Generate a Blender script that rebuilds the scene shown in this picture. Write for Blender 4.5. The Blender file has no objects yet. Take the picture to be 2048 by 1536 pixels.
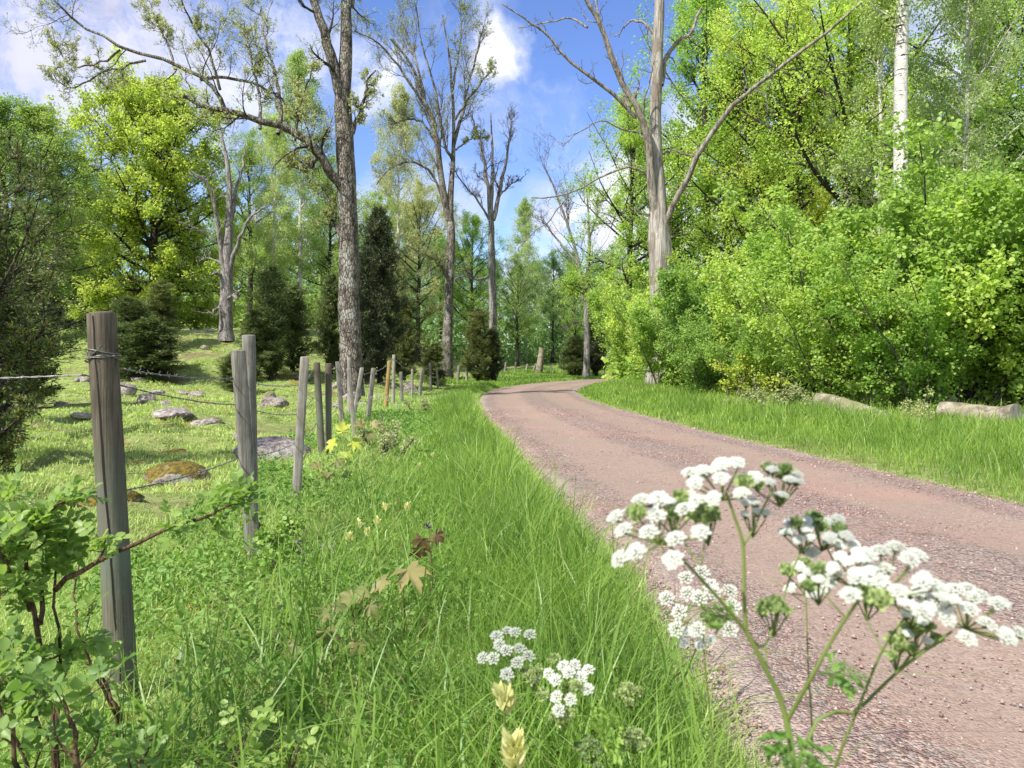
import bpy, math, random
import numpy as np
from mathutils import Vector
R = math.radians
PI = math.pi
sc = bpy.context.scene
COL = sc.collection

# ------------------------------------------------------------------ camera
F = 1500.0          # focal length in pixels of the 2048 wide photograph
HC = 1.10           # eye height
HY = 728.0          # horizon line
cam_d = bpy.data.cameras.new('camera')
cam = bpy.data.objects.new('camera', cam_d)
COL.objects.link(cam)
cam.location = (0, 0, HC)
cam.rotation_euler = (R(90), 0, 0)
cam_d.sensor_width = 36.0
cam_d.lens = 36.0 * F / 2048.0
cam_d.shift_y = -(768.0 - HY) / 2048.0
cam_d.clip_start = 0.05
cam_d.clip_end = 3000
cam_d.dof.use_dof = True
cam_d.dof.focus_distance = 6.0
cam_d.dof.aperture_fstop = 10.5
sc.camera = cam

# ------------------------------------------------------------------ light
SUN_DIR = Vector((-0.62, -0.62, 0.98)).normalized()      # towards the sun
SUN_EL = math.asin(SUN_DIR.z)
SUN_AZ = math.atan2(SUN_DIR.x, SUN_DIR.y)
sd = bpy.data.lights.new('sun', 'SUN')
sd.energy = 4.6
sd.angle = R(0.55)
sd.color = (1.0, 0.955, 0.87)
sun = bpy.data.objects.new('sun', sd)
COL.objects.link(sun)
sun.rotation_euler = SUN_DIR.to_track_quat('Z', 'Y').to_euler()
sun.location = (0, 0, 40)
sc.view_settings.view_transform = 'Standard'
sc.view_settings.look = 'None'
sc.view_settings.gamma = 1.0
sc.view_settings.exposure = 0.82
sc.cycles.max_bounces = 6
sc.cycles.diffuse_bounces = 4
sc.cycles.transmission_bounces = 4
sc.cycles.glossy_bounces = 2
sc.cycles.use_denoising = True


class NT:
    """tiny node-tree helper"""
    def __init__(s, nt):
        s.nt = nt
        s.nt.nodes.clear()

    def n(s, typ, ins=None, **kw):
        nd = s.nt.nodes.new(typ)
        for k, v in kw.items():
            setattr(nd, k, v)
        for k, v in (ins or {}).items():
            sock = nd.inputs[k]
            if isinstance(v, bpy.types.NodeSocket):
                s.nt.links.new(v, sock)
            else:
                sock.default_value = v
        return nd

    def math(s, op, a, b=0.0, c=0.0, clamp=False):
        nd = s.nt.nodes.new('ShaderNodeMath')
        nd.operation = op
        nd.use_clamp = clamp
        for i, v in enumerate((a, b, c)):
            if isinstance(v, bpy.types.NodeSocket):
                s.nt.links.new(v, nd.inputs[i])
            else:
                nd.inputs[i].default_value = v
        return nd.outputs[0]

    def mix(s, f, a, b, blend='MIX'):
        nd = s.nt.nodes.new('ShaderNodeMix')
        nd.data_type = 'RGBA'
        nd.blend_type = blend
        for i, v in ((0, f), (6, a), (7, b)):
            if isinstance(v, bpy.types.NodeSocket):
                s.nt.links.new(v, nd.inputs[i])
            else:
                nd.inputs[i].default_value = (tuple(v) + (1.0,)) if isinstance(v, (tuple, list)) and len(v) == 3 else v
        return nd.outputs[2]

    def mr(s, v, a, b, c=0.0, d=1.0, smooth=True):
        nd = s.nt.nodes.new('ShaderNodeMapRange')
        nd.interpolation_type = 'SMOOTHSTEP' if smooth else 'LINEAR'
        s.nt.links.new(v, nd.inputs[0])
        for i, x in enumerate((a, b, c, d)):
            nd.inputs[i + 1].default_value = x
        return nd.outputs[0]

    def noise(s, vec, scale, detail=4.0, rough=0.55, dist=0.0):
        nd = s.n('ShaderNodeTexNoise', {'Scale': scale, 'Detail': detail, 'Roughness': rough, 'Distortion': dist})
        if vec is not None:
            s.nt.links.new(vec, nd.inputs['Vector'])
        return nd.outputs['Fac']


# ------------------------------------------------------------------ sky
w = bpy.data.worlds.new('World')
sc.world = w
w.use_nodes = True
t = NT(w.node_tree)
sky = t.n('ShaderNodeTexSky', sky_type='NISHITA')
sky.sun_disc = False
sky.sun_elevation = SUN_EL
sky.sun_rotation = SUN_AZ
sky.air_density = 1.0
sky.dust_density = 0.4
sky.ozone_density = 4.0
tc = t.n('ShaderNodeTexCoord')
gen = tc.outputs['Generated']
# clouds: soft patches at fixed directions of the sky, broken up by noise
nz = t.n('ShaderNodeTexNoise', {'Vector': gen, 'Scale': 5.0, 'Detail': 6.0, 'Roughness': 0.6})
off = t.n('ShaderNodeVectorMath', {0: nz.outputs['Color'], 1: (0.5, 0.5, 0.5)}, operation='SUBTRACT')
off2 = t.n('ShaderNodeVectorMath', {0: off.outputs[0], 'Scale': 0.26}, operation='SCALE')
dirn = t.n('ShaderNodeVectorMath', {0: gen, 1: off2.outputs[0]}, operation='ADD').outputs[0]


def cdir(px, py):
    return Vector(((px - 1024) / F, 1.0, (HY - py) / F)).normalized()


CLOUDS = [  # px, py, half width, half height (radians*1000), strength
    (90, 40, 330, 150, 1.0), (140, 225, 150, 50, 1.0), (330, 200, 230, 130, .8), (120, 320, 70, 40, .55),
    (700, 125, 120, 75, 1.0), (560, 60, 130, 60, .6), (1015, 85, 75, 70, .95), (950, 20, 120, 40, .4), (1090, 200, 60, 40, .35), (1130, 290, 90, 30, .5), (1030, 240, 130, 55, .55),
    (1130, 310, 60, 22, .8), (1320, 430, 230, 150, 1.3), (1180, 480, 90, 60, 1.0), (1180, 600, 200, 90, 1.0),
    (480, 120, 150, 110, .75), (1900, 260, 300, 260, 1.0), (880, 400, 130, 75, .7), (620, 470, 250, 90, .5),
    (1640, 60, 120, 120, .5),
]
dens = None
for (px, py, a, b, s_) in CLOUDS:
    c = cdir(px, py)
    d_ = t.n('ShaderNodeVectorMath', {0: dirn, 1: tuple(c)}, operation='SUBTRACT').outputs[0]
    sc_ = t.n('ShaderNodeVectorMath', {0: d_, 1: (1000.0 / a * 1.35, 1000.0 / a * 1.35, 1000.0 / b * 1.35)}, operation='MULTIPLY').outputs[0]
    ln = t.n('ShaderNodeVectorMath', {0: sc_}, operation='LENGTH').outputs['Value']
    v = t.mr(ln, 1.25, 0.25, 0.0, s_)
    dens = v if dens is None else t.math('MAXIMUM', dens, v)
# cloud added over the unseen sky beside and behind the camera, raises ambient light
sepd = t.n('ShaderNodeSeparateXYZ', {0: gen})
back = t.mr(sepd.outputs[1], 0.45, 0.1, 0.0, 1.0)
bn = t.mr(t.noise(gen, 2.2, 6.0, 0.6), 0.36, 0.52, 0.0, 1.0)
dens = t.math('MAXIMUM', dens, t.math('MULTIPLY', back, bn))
fine = t.noise(dirn, 7.0, 8.0, 0.62)
dens = t.math('MULTIPLY', dens, t.mr(fine, 0.34, 0.60, 0.12, 1.2), clamp=True)
shade = t.mr(t.noise(dirn, 3.1, 5.0, 0.5), 0.38, 0.62)
hs = t.n('ShaderNodeHueSaturation', {'Saturation': 1.12, 'Value': 1.45, 'Hue': 0.515, 'Color': sky.outputs[0]})
left = t.mr(sepd.outputs[0], -0.15, -0.52)
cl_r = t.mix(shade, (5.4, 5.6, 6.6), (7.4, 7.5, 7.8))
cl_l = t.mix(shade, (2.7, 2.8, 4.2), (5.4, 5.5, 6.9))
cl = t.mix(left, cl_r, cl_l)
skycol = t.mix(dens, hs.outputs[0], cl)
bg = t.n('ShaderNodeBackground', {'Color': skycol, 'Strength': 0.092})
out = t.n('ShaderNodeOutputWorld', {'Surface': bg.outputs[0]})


# ------------------------------------------------------------------ mesh helpers
def fast_mesh(name, parts, mats):
    """parts: list of (V(n,3), F(m,k), material index, tint per face or None)"""
    Vs, starts, totals, loops, mi, ti = [], [], [], [], [], []
    vo = lo = 0
    for p in parts:
        V, Fa = p[0], p[1]
        m = p[2] if len(p) > 2 else 0
        tt = p[3] if len(p) > 3 and p[3] is not None else 0.5
        if len(Fa) == 0:
            continue
        Vs.append(V)
        k = Fa.shape[1]
        loops.append((Fa + vo).ravel())
        starts.append(lo + np.arange(len(Fa)) * k)
        totals.append(np.full(len(Fa), k))
        mi.append(np.full(len(Fa), m))
        ti.append(np.broadcast_to(np.asarray(tt, dtype=np.float32), (len(Fa),)))
        vo += len(V)
        lo += len(Fa) * k
    V = np.concatenate(Vs).astype(np.float32)
    me = bpy.data.meshes.new(name)
    me.vertices.add(len(V))
    me.vertices.foreach_set('co', V.ravel())
    L = np.concatenate(loops).astype(np.int32)
    me.loops.add(len(L))
    me.loops.foreach_set('vertex_index', L)
    S = np.concatenate(starts).astype(np.int32)
    me.polygons.add(len(S))
    me.polygons.foreach_set('loop_start', S)
    me.polygons.foreach_set('loop_total', np.concatenate(totals).astype(np.int32))
    me.polygons.foreach_set('material_index', np.concatenate(mi).astype(np.int32))
    at = me.attributes.new('tint', 'FLOAT', 'FACE')
    at.data.foreach_set('value', np.concatenate(ti).astype(np.float32))
    for m in mats:
        me.materials.append(m)
    me.update(calc_edges=True)
    return me


def smooth(me, on=True):
    me.polygons.foreach_set('use_smooth', np.full(len(me.polygons), on))
    return me


def obj(name, me, parent=None, **props):
    o = bpy.data.objects.new(name, me)
    COL.objects.link(o)
    if parent is not None:
        o.parent = parent
    for k, v in props.items():
        o[k] = v
    return o


def thing(name, label, cat, loc=(0, 0, 0), rz=0.0, group=None, scale=1.0):
    o = bpy.data.objects.new(name, None)
    COL.objects.link(o)
    o.empty_display_size = 0.2
    o.location = loc
    o.rotation_euler = (0, 0, rz)
    if not hasattr(scale, '__len__'):
        scale = (scale,) * 3
    o.scale = scale
    o['label'] = label
    o['category'] = cat
    if group:
        o['group'] = group
    return o


def nrm(v):
    return v / np.maximum(np.linalg.norm(v, axis=-1, keepdims=True), 1e-9)


def tubes(P, Rr, S, seed=0, rough=0.0, cap=False):
    """N polylines of K points -> quads"""
    N, K, _ = P.shape
    T = nrm(np.gradient(P, axis=1))
    md = nrm(P[:, -1] - P[:, 0])
    ref = np.where(np.abs(md[:, 2:3]) > 0.8, np.array([[1.0, 0, 0]]), np.array([[0, 0, 1.0]]))
    n1 = nrm(np.cross(T, ref[:, None, :]))
    n2 = np.cross(T, n1)
    a = np.arange(S) / S * 2 * PI
    rad = np.repeat(Rr[:, :, None], S, 2)
    if rough > 0:
        rg = np.random.default_rng(seed)
        ph = rg.uniform(0, 6.28, (N, 6))
        kk = np.arange(K)[None, :, None]
        aa = a[None, None, :]
        f = 1 + rough * (np.sin(3 * aa + ph[:, 0, None, None] + kk * .17) * .5 + np.sin(5 * aa + ph[:, 1, None, None] - kk * .11) * .35
                         + np.sin(2 * aa + ph[:, 2, None, None] + kk * .7) * .35 + rg.normal(0, .25, (N, K, S)))
        rad = rad * f
    V = P[:, :, None, :] + rad[..., None] * (np.cos(a)[None, None, :, None] * n1[:, :, None, :] + np.sin(a)[None, None, :, None] * n2[:, :, None, :])
    idx = np.arange(N * K * S).reshape(N, K, S)
    q = np.stack([idx[:, :-1, :], np.roll(idx, -1, 2)[:, :-1, :], np.roll(idx, -1, 2)[:, 1:, :], idx[:, 1:, :]], -1).reshape(-1, 4)
    return V.reshape(-1, 3), q


def resample(pts, K, rng=None, wob=0.0):
    """Catmull-Rom through points -> K points"""
    p = np.asarray(pts, dtype=float)
    if len(p) == 2:
        p = np.stack([p[0], (p[0] + p[1]) / 2, p[1]])
    n = len(p)
    pp = np.vstack([2 * p[0] - p[1], p, 2 * p[-1] - p[-2]])
    u = np.linspace(0, n - 1 - 1e-6, K)
    i = u.astype(int)
    f = (u - i)[:, None]
    a, b, c, d = pp[i], pp[i + 1], pp[i + 2], pp[i + 3]
    o = 0.5 * ((2 * b) + (-a + c) * f + (2 * a - 5 * b + 4 * c - d) * f ** 2 + (-a + 3 * b - 3 * c + d) * f ** 3)
    if rng is not None and wob > 0:
        nn = rng.normal(0, wob, o.shape)
        nn[0] = 0
        o = o + nn
    return o


def grow(rng, P, Rr, n, t0, t1, L0, L1, ang, K, up=0.0, gn=0.3, rs=0.55, r1=0.25, rmin=0.004, absl=False, tp=1.0, fall=0.5, flat=0.0):
    """children of N parent polylines"""
    N, Kp, _ = P.shape
    tt = t0 + (t1 - t0) * rng.random((N, n)) ** tp
    x = tt * (Kp - 1)
    i = np.minimum(x.astype(int), Kp - 2)
    f = (x - i)[..., None]
    ar = np.arange(N)[:, None]
    pos = P[ar, i] * (1 - f) + P[ar, i + 1] * f
    tan = nrm(P[ar, i + 1] - P[ar, i])
    pr = Rr[ar, i] * (1 - f[..., 0]) + Rr[ar, i + 1] * f[..., 0]
    rv = rng.normal(size=(N, n, 3))
    rv[..., 2] *= (1 - flat)
    perp = nrm(rv - (rv * tan).sum(-1, keepdims=True) * tan)
    an = R(ang) * rng.uniform(0.7, 1.25, (N, n))[..., None]
    d = nrm(np.cos(an) * tan + np.sin(an) * perp)
    if absl:
        L = rng.uniform(L0, L1, (N, n))
    else:
        pl = np.linalg.norm(np.diff(P, axis=1), axis=-1).sum(1)[:, None]
        L = rng.uniform(L0, L1, (N, n)) * pl
    L = L * (1 - fall * tt)
    M = N * n
    pos, d, L, pr = pos.reshape(M, 3), d.reshape(M, 3), L.reshape(M), pr.reshape(M)
    out = np.zeros((M, K, 3))
    out[:, 0] = pos
    st = (L / (K - 1))[:, None]
    for k in range(1, K):
        out[:, k] = out[:, k - 1] + d * st
        d = d + rng.normal(0, gn, (M, 3)) / math.sqrt(K)
        d[:, 2] += up / K
        d = nrm(d)
    r0 = np.maximum(pr * rs, rmin)
    lin = np.linspace(1, r1, K)[None, :]
    return out, np.maximum(r0[:, None] * lin, rmin * 0.6)


def leaves(rng, pos, size, asp=0.6, upb=0.6, hang=0.0, fold=0.25, six=False, along=None, alw=0.0):
    """one leaf per position; returns V, F, tint"""
    n = len(pos)
    a = rng.normal(size=(n, 3))
    a[:, 2] -= hang
    if along is not None:
        a = nrm(a) * (1 - alw) + along * alw
    a = nrm(a)
    u = rng.normal(size=(n, 3))
    u[:, 2] += upb * 2
    u = nrm(u - (u * a).sum(-1, keepdims=True) * a)
    b = np.cross(a, u)
    s = np.broadcast_to(np.asarray(size, float), (n,)) * rng.uniform(0.65, 1.3, n)
    s = s[:, None]
    tint = rng.random(n).astype(np.float32)
    if six:
        v = np.stack([pos, pos + a * s * .3 + b * s * asp * .5 + u * s * fold * .35, pos + a * s * .72 + b * s * asp * .42 + u * s * fold * .2,
                      pos + a * s - u * s * .12, pos + a * s * .72 - b * s * asp * .42 + u * s * fold * .2, pos + a * s * .3 - b * s * asp * .5 + u * s * fold * .35], 1)
        i = np.arange(n)[:, None] * 6
        Fa = np.concatenate([i + np.array([[0, 1, 2, 3]]), i + np.array([[0, 3, 4, 5]])], 1).reshape(-1, 4)
        return v.reshape(-1, 3), Fa, np.repeat(tint, 2)
    v = np.stack([pos, pos + a * s * .5 + b * s * asp * .5 + u * s * fold * .3, pos + a * s, pos + a * s * .5 - b * s * asp * .5 + u * s * fold * .3], 1)
    i = np.arange(n)[:, None] * 4
    return v.reshape(-1, 3), i + np.array([[0, 1, 2, 3]]), tint


def on_twigs(rng, P, m, sig, t0=0.2):
    N, K, _ = P.shape
    tt = (t0 + (1 - t0) * rng.random((N, m))) * (K - 1)
    i = np.minimum(tt.astype(int), K - 2)
    f = (tt - i)[..., None]
    ar = np.arange(N)[:, None]
    pos = P[ar, i] * (1 - f) + P[ar, i + 1] * f
    tan = nrm(P[ar, i + 1] - P[ar, i])
    pos = pos + rng.normal(0, sig, pos.shape)
    return pos.reshape(-1, 3), tan.reshape(-1, 3)


def sstep(x, a, b):
    u = np.clip((np.asarray(x, float) - a) / (b - a), 0, 1)
    return u * u * (3 - 2 * u)


def vnoise(x, y, s, seed=0):
    """cheap smooth 2-D noise, roughly -1..1"""
    x = np.asarray(x, float) * s
    y = np.asarray(y, float) * s
    r = np.random.default_rng(seed)
    o = 0
    for k in range(7):
        a, b, c = r.uniform(-1.7, 1.7), r.uniform(-1.7, 1.7), r.uniform(0, 6.28)
        o = o + np.sin(a * x + b * y + c + 0.8 * np.sin(b * x - a * y + c * 2))
    return o / 4.0


# ------------------------------------------------------------------ materials
MAT = {}


def newmat(name):
    m = bpy.data.materials.new(name)
    m.use_nodes = True
    MAT[name] = m
    return m, NT(m.node_tree)


def leaf_mat(name, dark, light, trans=0.35, tcol=None, nscale=0.6, rough=0.5, odd=None):
    m, t = newmat(name)
    at = t.n('ShaderNodeAttribute', attribute_name='tint')
    tc = t.n('ShaderNodeTexCoord')
    nz = t.noise(tc.outputs['Object'], nscale, 3.0)
    oi = t.n('ShaderNodeObjectInfo')
    trans = min(.9, trans * 1.2)
    f = t.math('ADD', t.math('MULTIPLY', at.outputs['Fac'], 0.55), t.math('MULTIPLY', t.mr(nz, .35, .65), 0.45))
    col = t.mix(f, dark, light)
    if odd is not None:
        g = t.mr(at.outputs['Fac'], odd[1], odd[1] + .02)
        col = t.mix(g, col, odd[0])
    hs = t.n('ShaderNodeHueSaturation', {'Color': col, 'Hue': t.mr(oi.outputs['Random'], 0, 1, .488, .512), 'Value': t.mr(oi.outputs['Random'], 0, 1, 1.12, .86)})
    col = hs.outputs[0]
    pb = t.n('ShaderNodeBsdfPrincipled', {'Base Color': col, 'Roughness': rough, 'Specular IOR Level': 0.35})
    tcv = t.mix(1.0, col, tcol or (1.3, 1.4, 0.75), 'MULTIPLY')
    tb = t.n('ShaderNodeBsdfTranslucent', {'Color': tcv})
    mx = t.n('ShaderNodeMixShader', {0: trans, 1: pb.outputs[0], 2: tb.outputs[0]})
    t.n('ShaderNodeOutputMaterial', {'Surface': mx.outputs[0]})
    return m


def bark_mat(name, c1, c2, zs=0.25, sc_=9.0, bump=0.6, lichen=None, birch=False, dist=0.03, plates=1.0):
    m, t = newmat(name)
    tc = t.n('ShaderNodeTexCoord')
    mp = t.n('ShaderNodeMapping', {'Vector': tc.outputs['Object'], 'Scale': (1, 1, zs)})
    n1 = t.noise(mp.outputs[0], sc_, 8.0, 0.65)
    n2 = t.noise(tc.outputs['Object'], 1.3, 4.0)
    col = t.mix(t.mr(n1, .36, .62), c1, c2)
    if lichen:
        col = t.mix(t.mr(n2, .52, .62), col, lichen)
    if birch:
        mp2 = t.n('ShaderNodeMapping', {'Vector': tc.outputs['Object'], 'Scale': (1, 1, 5.5)})
        n3 = t.noise(mp2.outputs[0], 2.2, 5.0, 0.65)
        col = t.mix(t.mr(n3, .575, .62), col, (.03, .028, .026))
    vo = t.n('ShaderNodeTexVoronoi', {'Vector': mp.outputs[0], 'Scale': sc_ * 2.0}, feature='DISTANCE_TO_EDGE')
    h = t.math('ADD', n1, t.mr(vo.outputs['Distance'], 0, .15, 0, .6 * plates))
    bp = t.n('ShaderNodeBump', {'Height': h, 'Strength': bump, 'Distance': dist})
    if not birch:
        col = t.mix(t.mr(vo.outputs['Distance'], 0.0, .10, .75 * plates, 0.0), col, tuple(x * .35 for x in c1))
    pb = t.n('ShaderNodeBsdfPrincipled', {'Base Color': col, 'Roughness': 0.9, 'Specular IOR Level': 0.15, 'Normal': bp.outputs[0]})
    t.n('ShaderNodeOutputMaterial', {'Surface': pb.outputs[0]})
    return m


leaf_mat('leaf_hazel', (0.25, 0.38, 0.075), (0.58, 0.70, 0.19), .45, nscale=.5)
leaf_mat('leaf_oak', (0.22, 0.36, 0.07), (0.52, 0.66, 0.16), .46, nscale=.5)
leaf_mat('leaf_lime', (0.36, 0.43, 0.09), (0.64, 0.68, 0.18), .5, nscale=.4)
leaf_mat('leaf_birch', (0.24, 0.35, 0.10), (0.52, 0.61, 0.24), .36, nscale=.8)
leaf_mat('leaf_soft', (0.27, 0.312, 0.142), (0.486, 0.504, 0.266), .36, nscale=.7)
leaf_mat('leaf_mid', (0.17, 0.28, 0.07), (0.40, 0.51, 0.16), .35, nscale=.3)
leaf_mat('leaf_far', (0.20, 0.32, 0.12), (0.40, 0.52, 0.22), .35, nscale=.2)
leaf_mat('leaf_yellow', (0.33, 0.42, 0.06), (0.60, 0.62, 0.12), .38)
leaf_mat('leaf_juniper', (0.06, 0.095, 0.025), (0.20, 0.245, 0.075), .22, nscale=1.2, odd=((.20, .14, .05), .93))
leaf_mat('leaf_juniper_green', (0.068, 0.114, 0.034), (0.203, 0.252, 0.076), .15, nscale=1.5)
leaf_mat('leaf_juniper_dark', (0.03, 0.048, 0.022), (0.10, 0.125, 0.05), .08, nscale=1.2)
leaf_mat('leaf_spruce', (0.02, 0.036, 0.027), (0.061, 0.078, 0.053), .08, nscale=1.0)
leaf_mat('leaf_rose', (0.13, 0.24, 0.05), (0.36, 0.48, 0.13), .38, nscale=3.0, rough=.42)
leaf_mat('leaf_maple_brown', (.16, .10, .05), (.26, .17, .08), .35, nscale=5.0)
leaf_mat('leaf_maple_pale', (.17, .20, .065), (.34, .30, .12), .35, nscale=9.0)
leaf_mat('grass_tall', (0.105, 0.21, 0.035), (0.36, 0.50, 0.10), .40, nscale=.9, rough=.4, odd=((.42, .38, .16), .975))
leaf_mat('grass_short', (0.23, 0.35, 0.085), (0.50, 0.62, 0.21), .32, nscale=.35, odd=((.38, .32, .15), .95))
leaf_mat('herb', (0.115, 0.24, 0.038), (0.34, 0.48, 0.12), .34, nscale=2.0)
leaf_mat('stem_green', (0.10, 0.155, 0.03), (0.18, 0.24, 0.06), .15, nscale=9.0)
leaf_mat('petal_white', (.76, .78, .72), (.86, .87, .83), .55, (1, 1, 1), nscale=30.0)
leaf_mat('petal_yellow', (.88, .84, .38), (.93, .90, .52), .45, (1, 1, .9), nscale=30.0)
leaf_mat('petal_purple', (.10, .03, .14), (.22, .08, .28), .3, (1, 1, 1), nscale=30.0)
leaf_mat('bud_green', (.20, .29, .09), (.36, .44, .20), .2, nscale=30.0)
bark_mat('bark_ash', (.075, .062, .05), (.30, .265, .225), .35, 8.0, 1.0, dist=.05, lichen=(.34, .33, .29))
bark_mat('bark_dark', (.028, .024, .02), (.10, .088, .075), .3, 9.0, .8)
bark_mat('bark_grey', (.14, .125, .115), (.36, .335, .31), .2, 10.0, .7)
bark_mat('bark_dead', (.17, .145, .12), (.48, .445, .39), .06, 9.0, 1.0, lichen=(.25, .205, .165), dist=.04, plates=.35)
bark_mat('bark_limb', (.12, .10, .085), (.36, .32, .27), .15, 9.0, .9, dist=.04, plates=.4)
bark_mat('bark_twig', (.09, .075, .07), (.20, .175, .165), .3, 8.0, .6)
bark_mat('bark_pale', (.24, .22, .19), (.46, .43, .385), .25, 9.0, .7)
bark_mat('bark_birch', (.42, .40, .36), (.60, .58, .54), 1.0, 5.0, .4, birch=True)
bark_mat('bark_log', (.12, .10, .075), (.34, .30, .23), .9, 5.0, .9, lichen=(.20, .19, .10), plates=0.0)
bark_mat('stem_rose', (.06, .04, .025), (.16, .10, .06), .3, 30.0, .4, dist=.005)


def wood_mat(name, c1, c2, green=None):
    m, t = newmat(name)
    tc = t.n('ShaderNodeTexCoord')
    mp = t.n('ShaderNodeMapping', {'Vector': tc.outputs['Object'], 'Scale': (1, 1, .035)})
    n1 = t.noise(mp.outputs[0], 110.0, 5.0, .7)
    n2 = t.noise(tc.outputs['Object'], 5.0, 5.0)
    n3 = t.noise(tc.outputs['Object'], 60.0, 3.0)
    col = t.mix(t.mr(n1, .35, .65), c1, c2)
    col = t.mix(t.mr(n2, .42, .66, 0, .55), col, tuple(x * .55 for x in c1))
    if green:
        sp = t.n('ShaderNodeSeparateXYZ', {0: tc.outputs['Object']})
        col = t.mix(t.math('MULTIPLY', t.mr(sp.outputs[2], 1.0, .45), t.mr(n2, .40, .6, .25, .8)), col, green)
    h = t.math('ADD', n1, t.math('MULTIPLY', n3, .3))
    bp = t.n('ShaderNodeBump', {'Height': h, 'Strength': .75, 'Distance': .004})
    pb = t.n('ShaderNodeBsdfPrincipled', {'Base Color': col, 'Roughness': .88, 'Specular IOR Level': .2, 'Normal': bp.outputs[0]})
    t.n('ShaderNodeOutputMaterial', {'Surface': pb.outputs[0]})
    return m


wood_mat('wood_round', (.080, .066, .047), (.165, .14, .105), green=(.145, .17, .125))
wood_mat('wood_grey', (.13, .12, .10), (.28, .265, .23))
wood_mat('wood_pale', (.20, .18, .15), (.37, .34, .295))
wood_mat('wood_yellow', (.26, .17, .06), (.40, .29, .12))
m, t = newmat('crack')
t.n('ShaderNodeOutputMaterial', {'Surface': t.n('ShaderNodeBsdfPrincipled', {'Base Color': (.012, .01, .008, 1), 'Roughness': 1.0}).outputs[0]})
m, t = newmat('wire')
t.n('ShaderNodeOutputMaterial', {'Surface': t.n('ShaderNodeBsdfPrincipled', {'Base Color': (.24, .23, .22, 1), 'Metallic': .7, 'Roughness': .5}).outputs[0]})
m, t = newmat('insect')
t.n('ShaderNodeOutputMaterial', {'Surface': t.n('ShaderNodeBsdfPrincipled', {'Base Color': (.015, .014, .013, 1), 'Roughness': .5}).outputs[0]})

m, t = newmat('stone')     # granite with moss on its upper side
tc = t.n('ShaderNodeTexCoord')
n1 = t.noise(tc.outputs['Object'], 3.0, 8.0, .7)
n2 = t.noise(tc.outputs['Object'], 22.0, 6.0, .7)
oi = t.n('ShaderNodeObjectInfo')
col = t.mix(t.mr(n2, .38, .62), (.15, .125, .115), (.42, .365, .335))
col = t.mix(t.mr(n1, .5, .64, 0, .7), col, (.55, .52, .48))
ge = t.n('ShaderNodeNewGeometry')
sp = t.n('ShaderNodeSeparateXYZ', {0: ge.outputs['Normal']})
n4 = t.noise(tc.outputs['Object'], 7.0, 6.0, .7)
mo = t.math('ADD', t.math('MULTIPLY', sp.outputs[2], .8), t.math('ADD', t.math('MULTIPLY', n1, 1.3), t.math('MULTIPLY', n4, 1.0)))
at = t.n('ShaderNodeAttribute', attribute_name='moss', attribute_type='OBJECT')
mo = t.math('ADD', mo, at.outputs['Fac'])
mc = t.mix(t.mr(n2, .4, .6), (.095, .08, .018), (.25, .18, .035))
col = t.mix(t.mr(mo, 2.0, 2.2), col, mc)
bp = t.n('ShaderNodeBump', {'Height': t.math('ADD', n1, t.math('MULTIPLY', n2, .35)), 'Strength': 1.0, 'Distance': .10})
t.n('ShaderNodeOutputMaterial', {'Surface': t.n('ShaderNodeBsdfPrincipled', {'Base Color': col, 'Roughness': .92, 'Specular IOR Level': .2, 'Normal': bp.outputs[0]}).outputs[0]})

m, t = newmat('ground')
ge = t.n('ShaderNodeNewGeometry')
pos = ge.outputs['Position']
n1 = t.noise(pos, .55, 6.0, .6)
n2 = t.noise(pos, 5.0, 7.0, .65)
n3 = t.noise(pos, 40.0, 5.0, .7)
col = t.mix(t.mr(n2, .35, .65), (.19, .25, .07), (.34, .39, .14))
col = t.mix(t.mr(n1, .53, .63, 0, .75), col, (.20, .15, .09))
ma = t.noise(pos, 1.1, 4.0, .5)
col = t.mix(t.mr(ma, .62, .68, 0, .8), col, (.30, .21, .05))
col = t.mix(t.mr(n3, .45, .7, 0, .5), col, (.07, .07, .025))
sp = t.n('ShaderNodeSeparateXYZ', {0: pos})
bp = t.n('ShaderNodeBump', {'Height': t.math('ADD', n2, t.math('MULTIPLY', n3, .4)), 'Strength': .8, 'Distance': .10})
t.n('ShaderNodeOutputMaterial', {'Surface': t.n('ShaderNodeBsdfPrincipled', {'Base Color': col, 'Roughness': .95, 'Specular IOR Level': .1, 'Normal': bp.outputs[0]}).outputs[0]})

m, t = newmat('gravel_road')
uv = t.n('ShaderNodeUVMap', uv_map='UVMap')
su = t.n('ShaderNodeSeparateXYZ', {0: uv.outputs[0]})
u = su.outputs[0]
ge = t.n('ShaderNodeNewGeometry')
pos = ge.outputs['Position']
wob = t.math('MULTIPLY', t.math('SUBTRACT', t.noise(pos, .8, 4.0), .5), .10)
uu = t.math('ADD', u, wob)


def bandm(c, wd):
    return t.mr(t.math('ABSOLUTE', t.math('SUBTRACT', uu, c)), wd, wd * .45)


track = t.math('MAXIMUM', bandm(.27, .17), bandm(.73, .17))
edge = t.mr(t.math('ABSOLUTE', t.math('SUBTRACT', uu, .5)), .42, .475)
v1 = t.n('ShaderNodeTexVoronoi', {'Vector': pos, 'Scale': 95.0})
v2 = t.n('ShaderNodeTexVoronoi', {'Vector': pos, 'Scale': 48.0})
sv = t.n('ShaderNodeSeparateColor', {0: v1.outputs['Color']})
sv2 = t.n('ShaderNodeSeparateColor', {0: v2.outputs['Color']})
stn = t.mix(sv.outputs[0], (.13, .09, .07), (.44, .335, .28))
stn = t.mix(t.mr(sv2.outputs[1], .72, .8, 0, .7), stn, (.26, .235, .215))
stn = t.mix(t.mr(sv2.outputs[0], .80, .84, 0, .7), stn, (.13, .09, .08))
finem = t.mix(t.noise(pos, 9.0, 8.0, .7), (.225, .162, .120), (.33, .248, .196))
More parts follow.
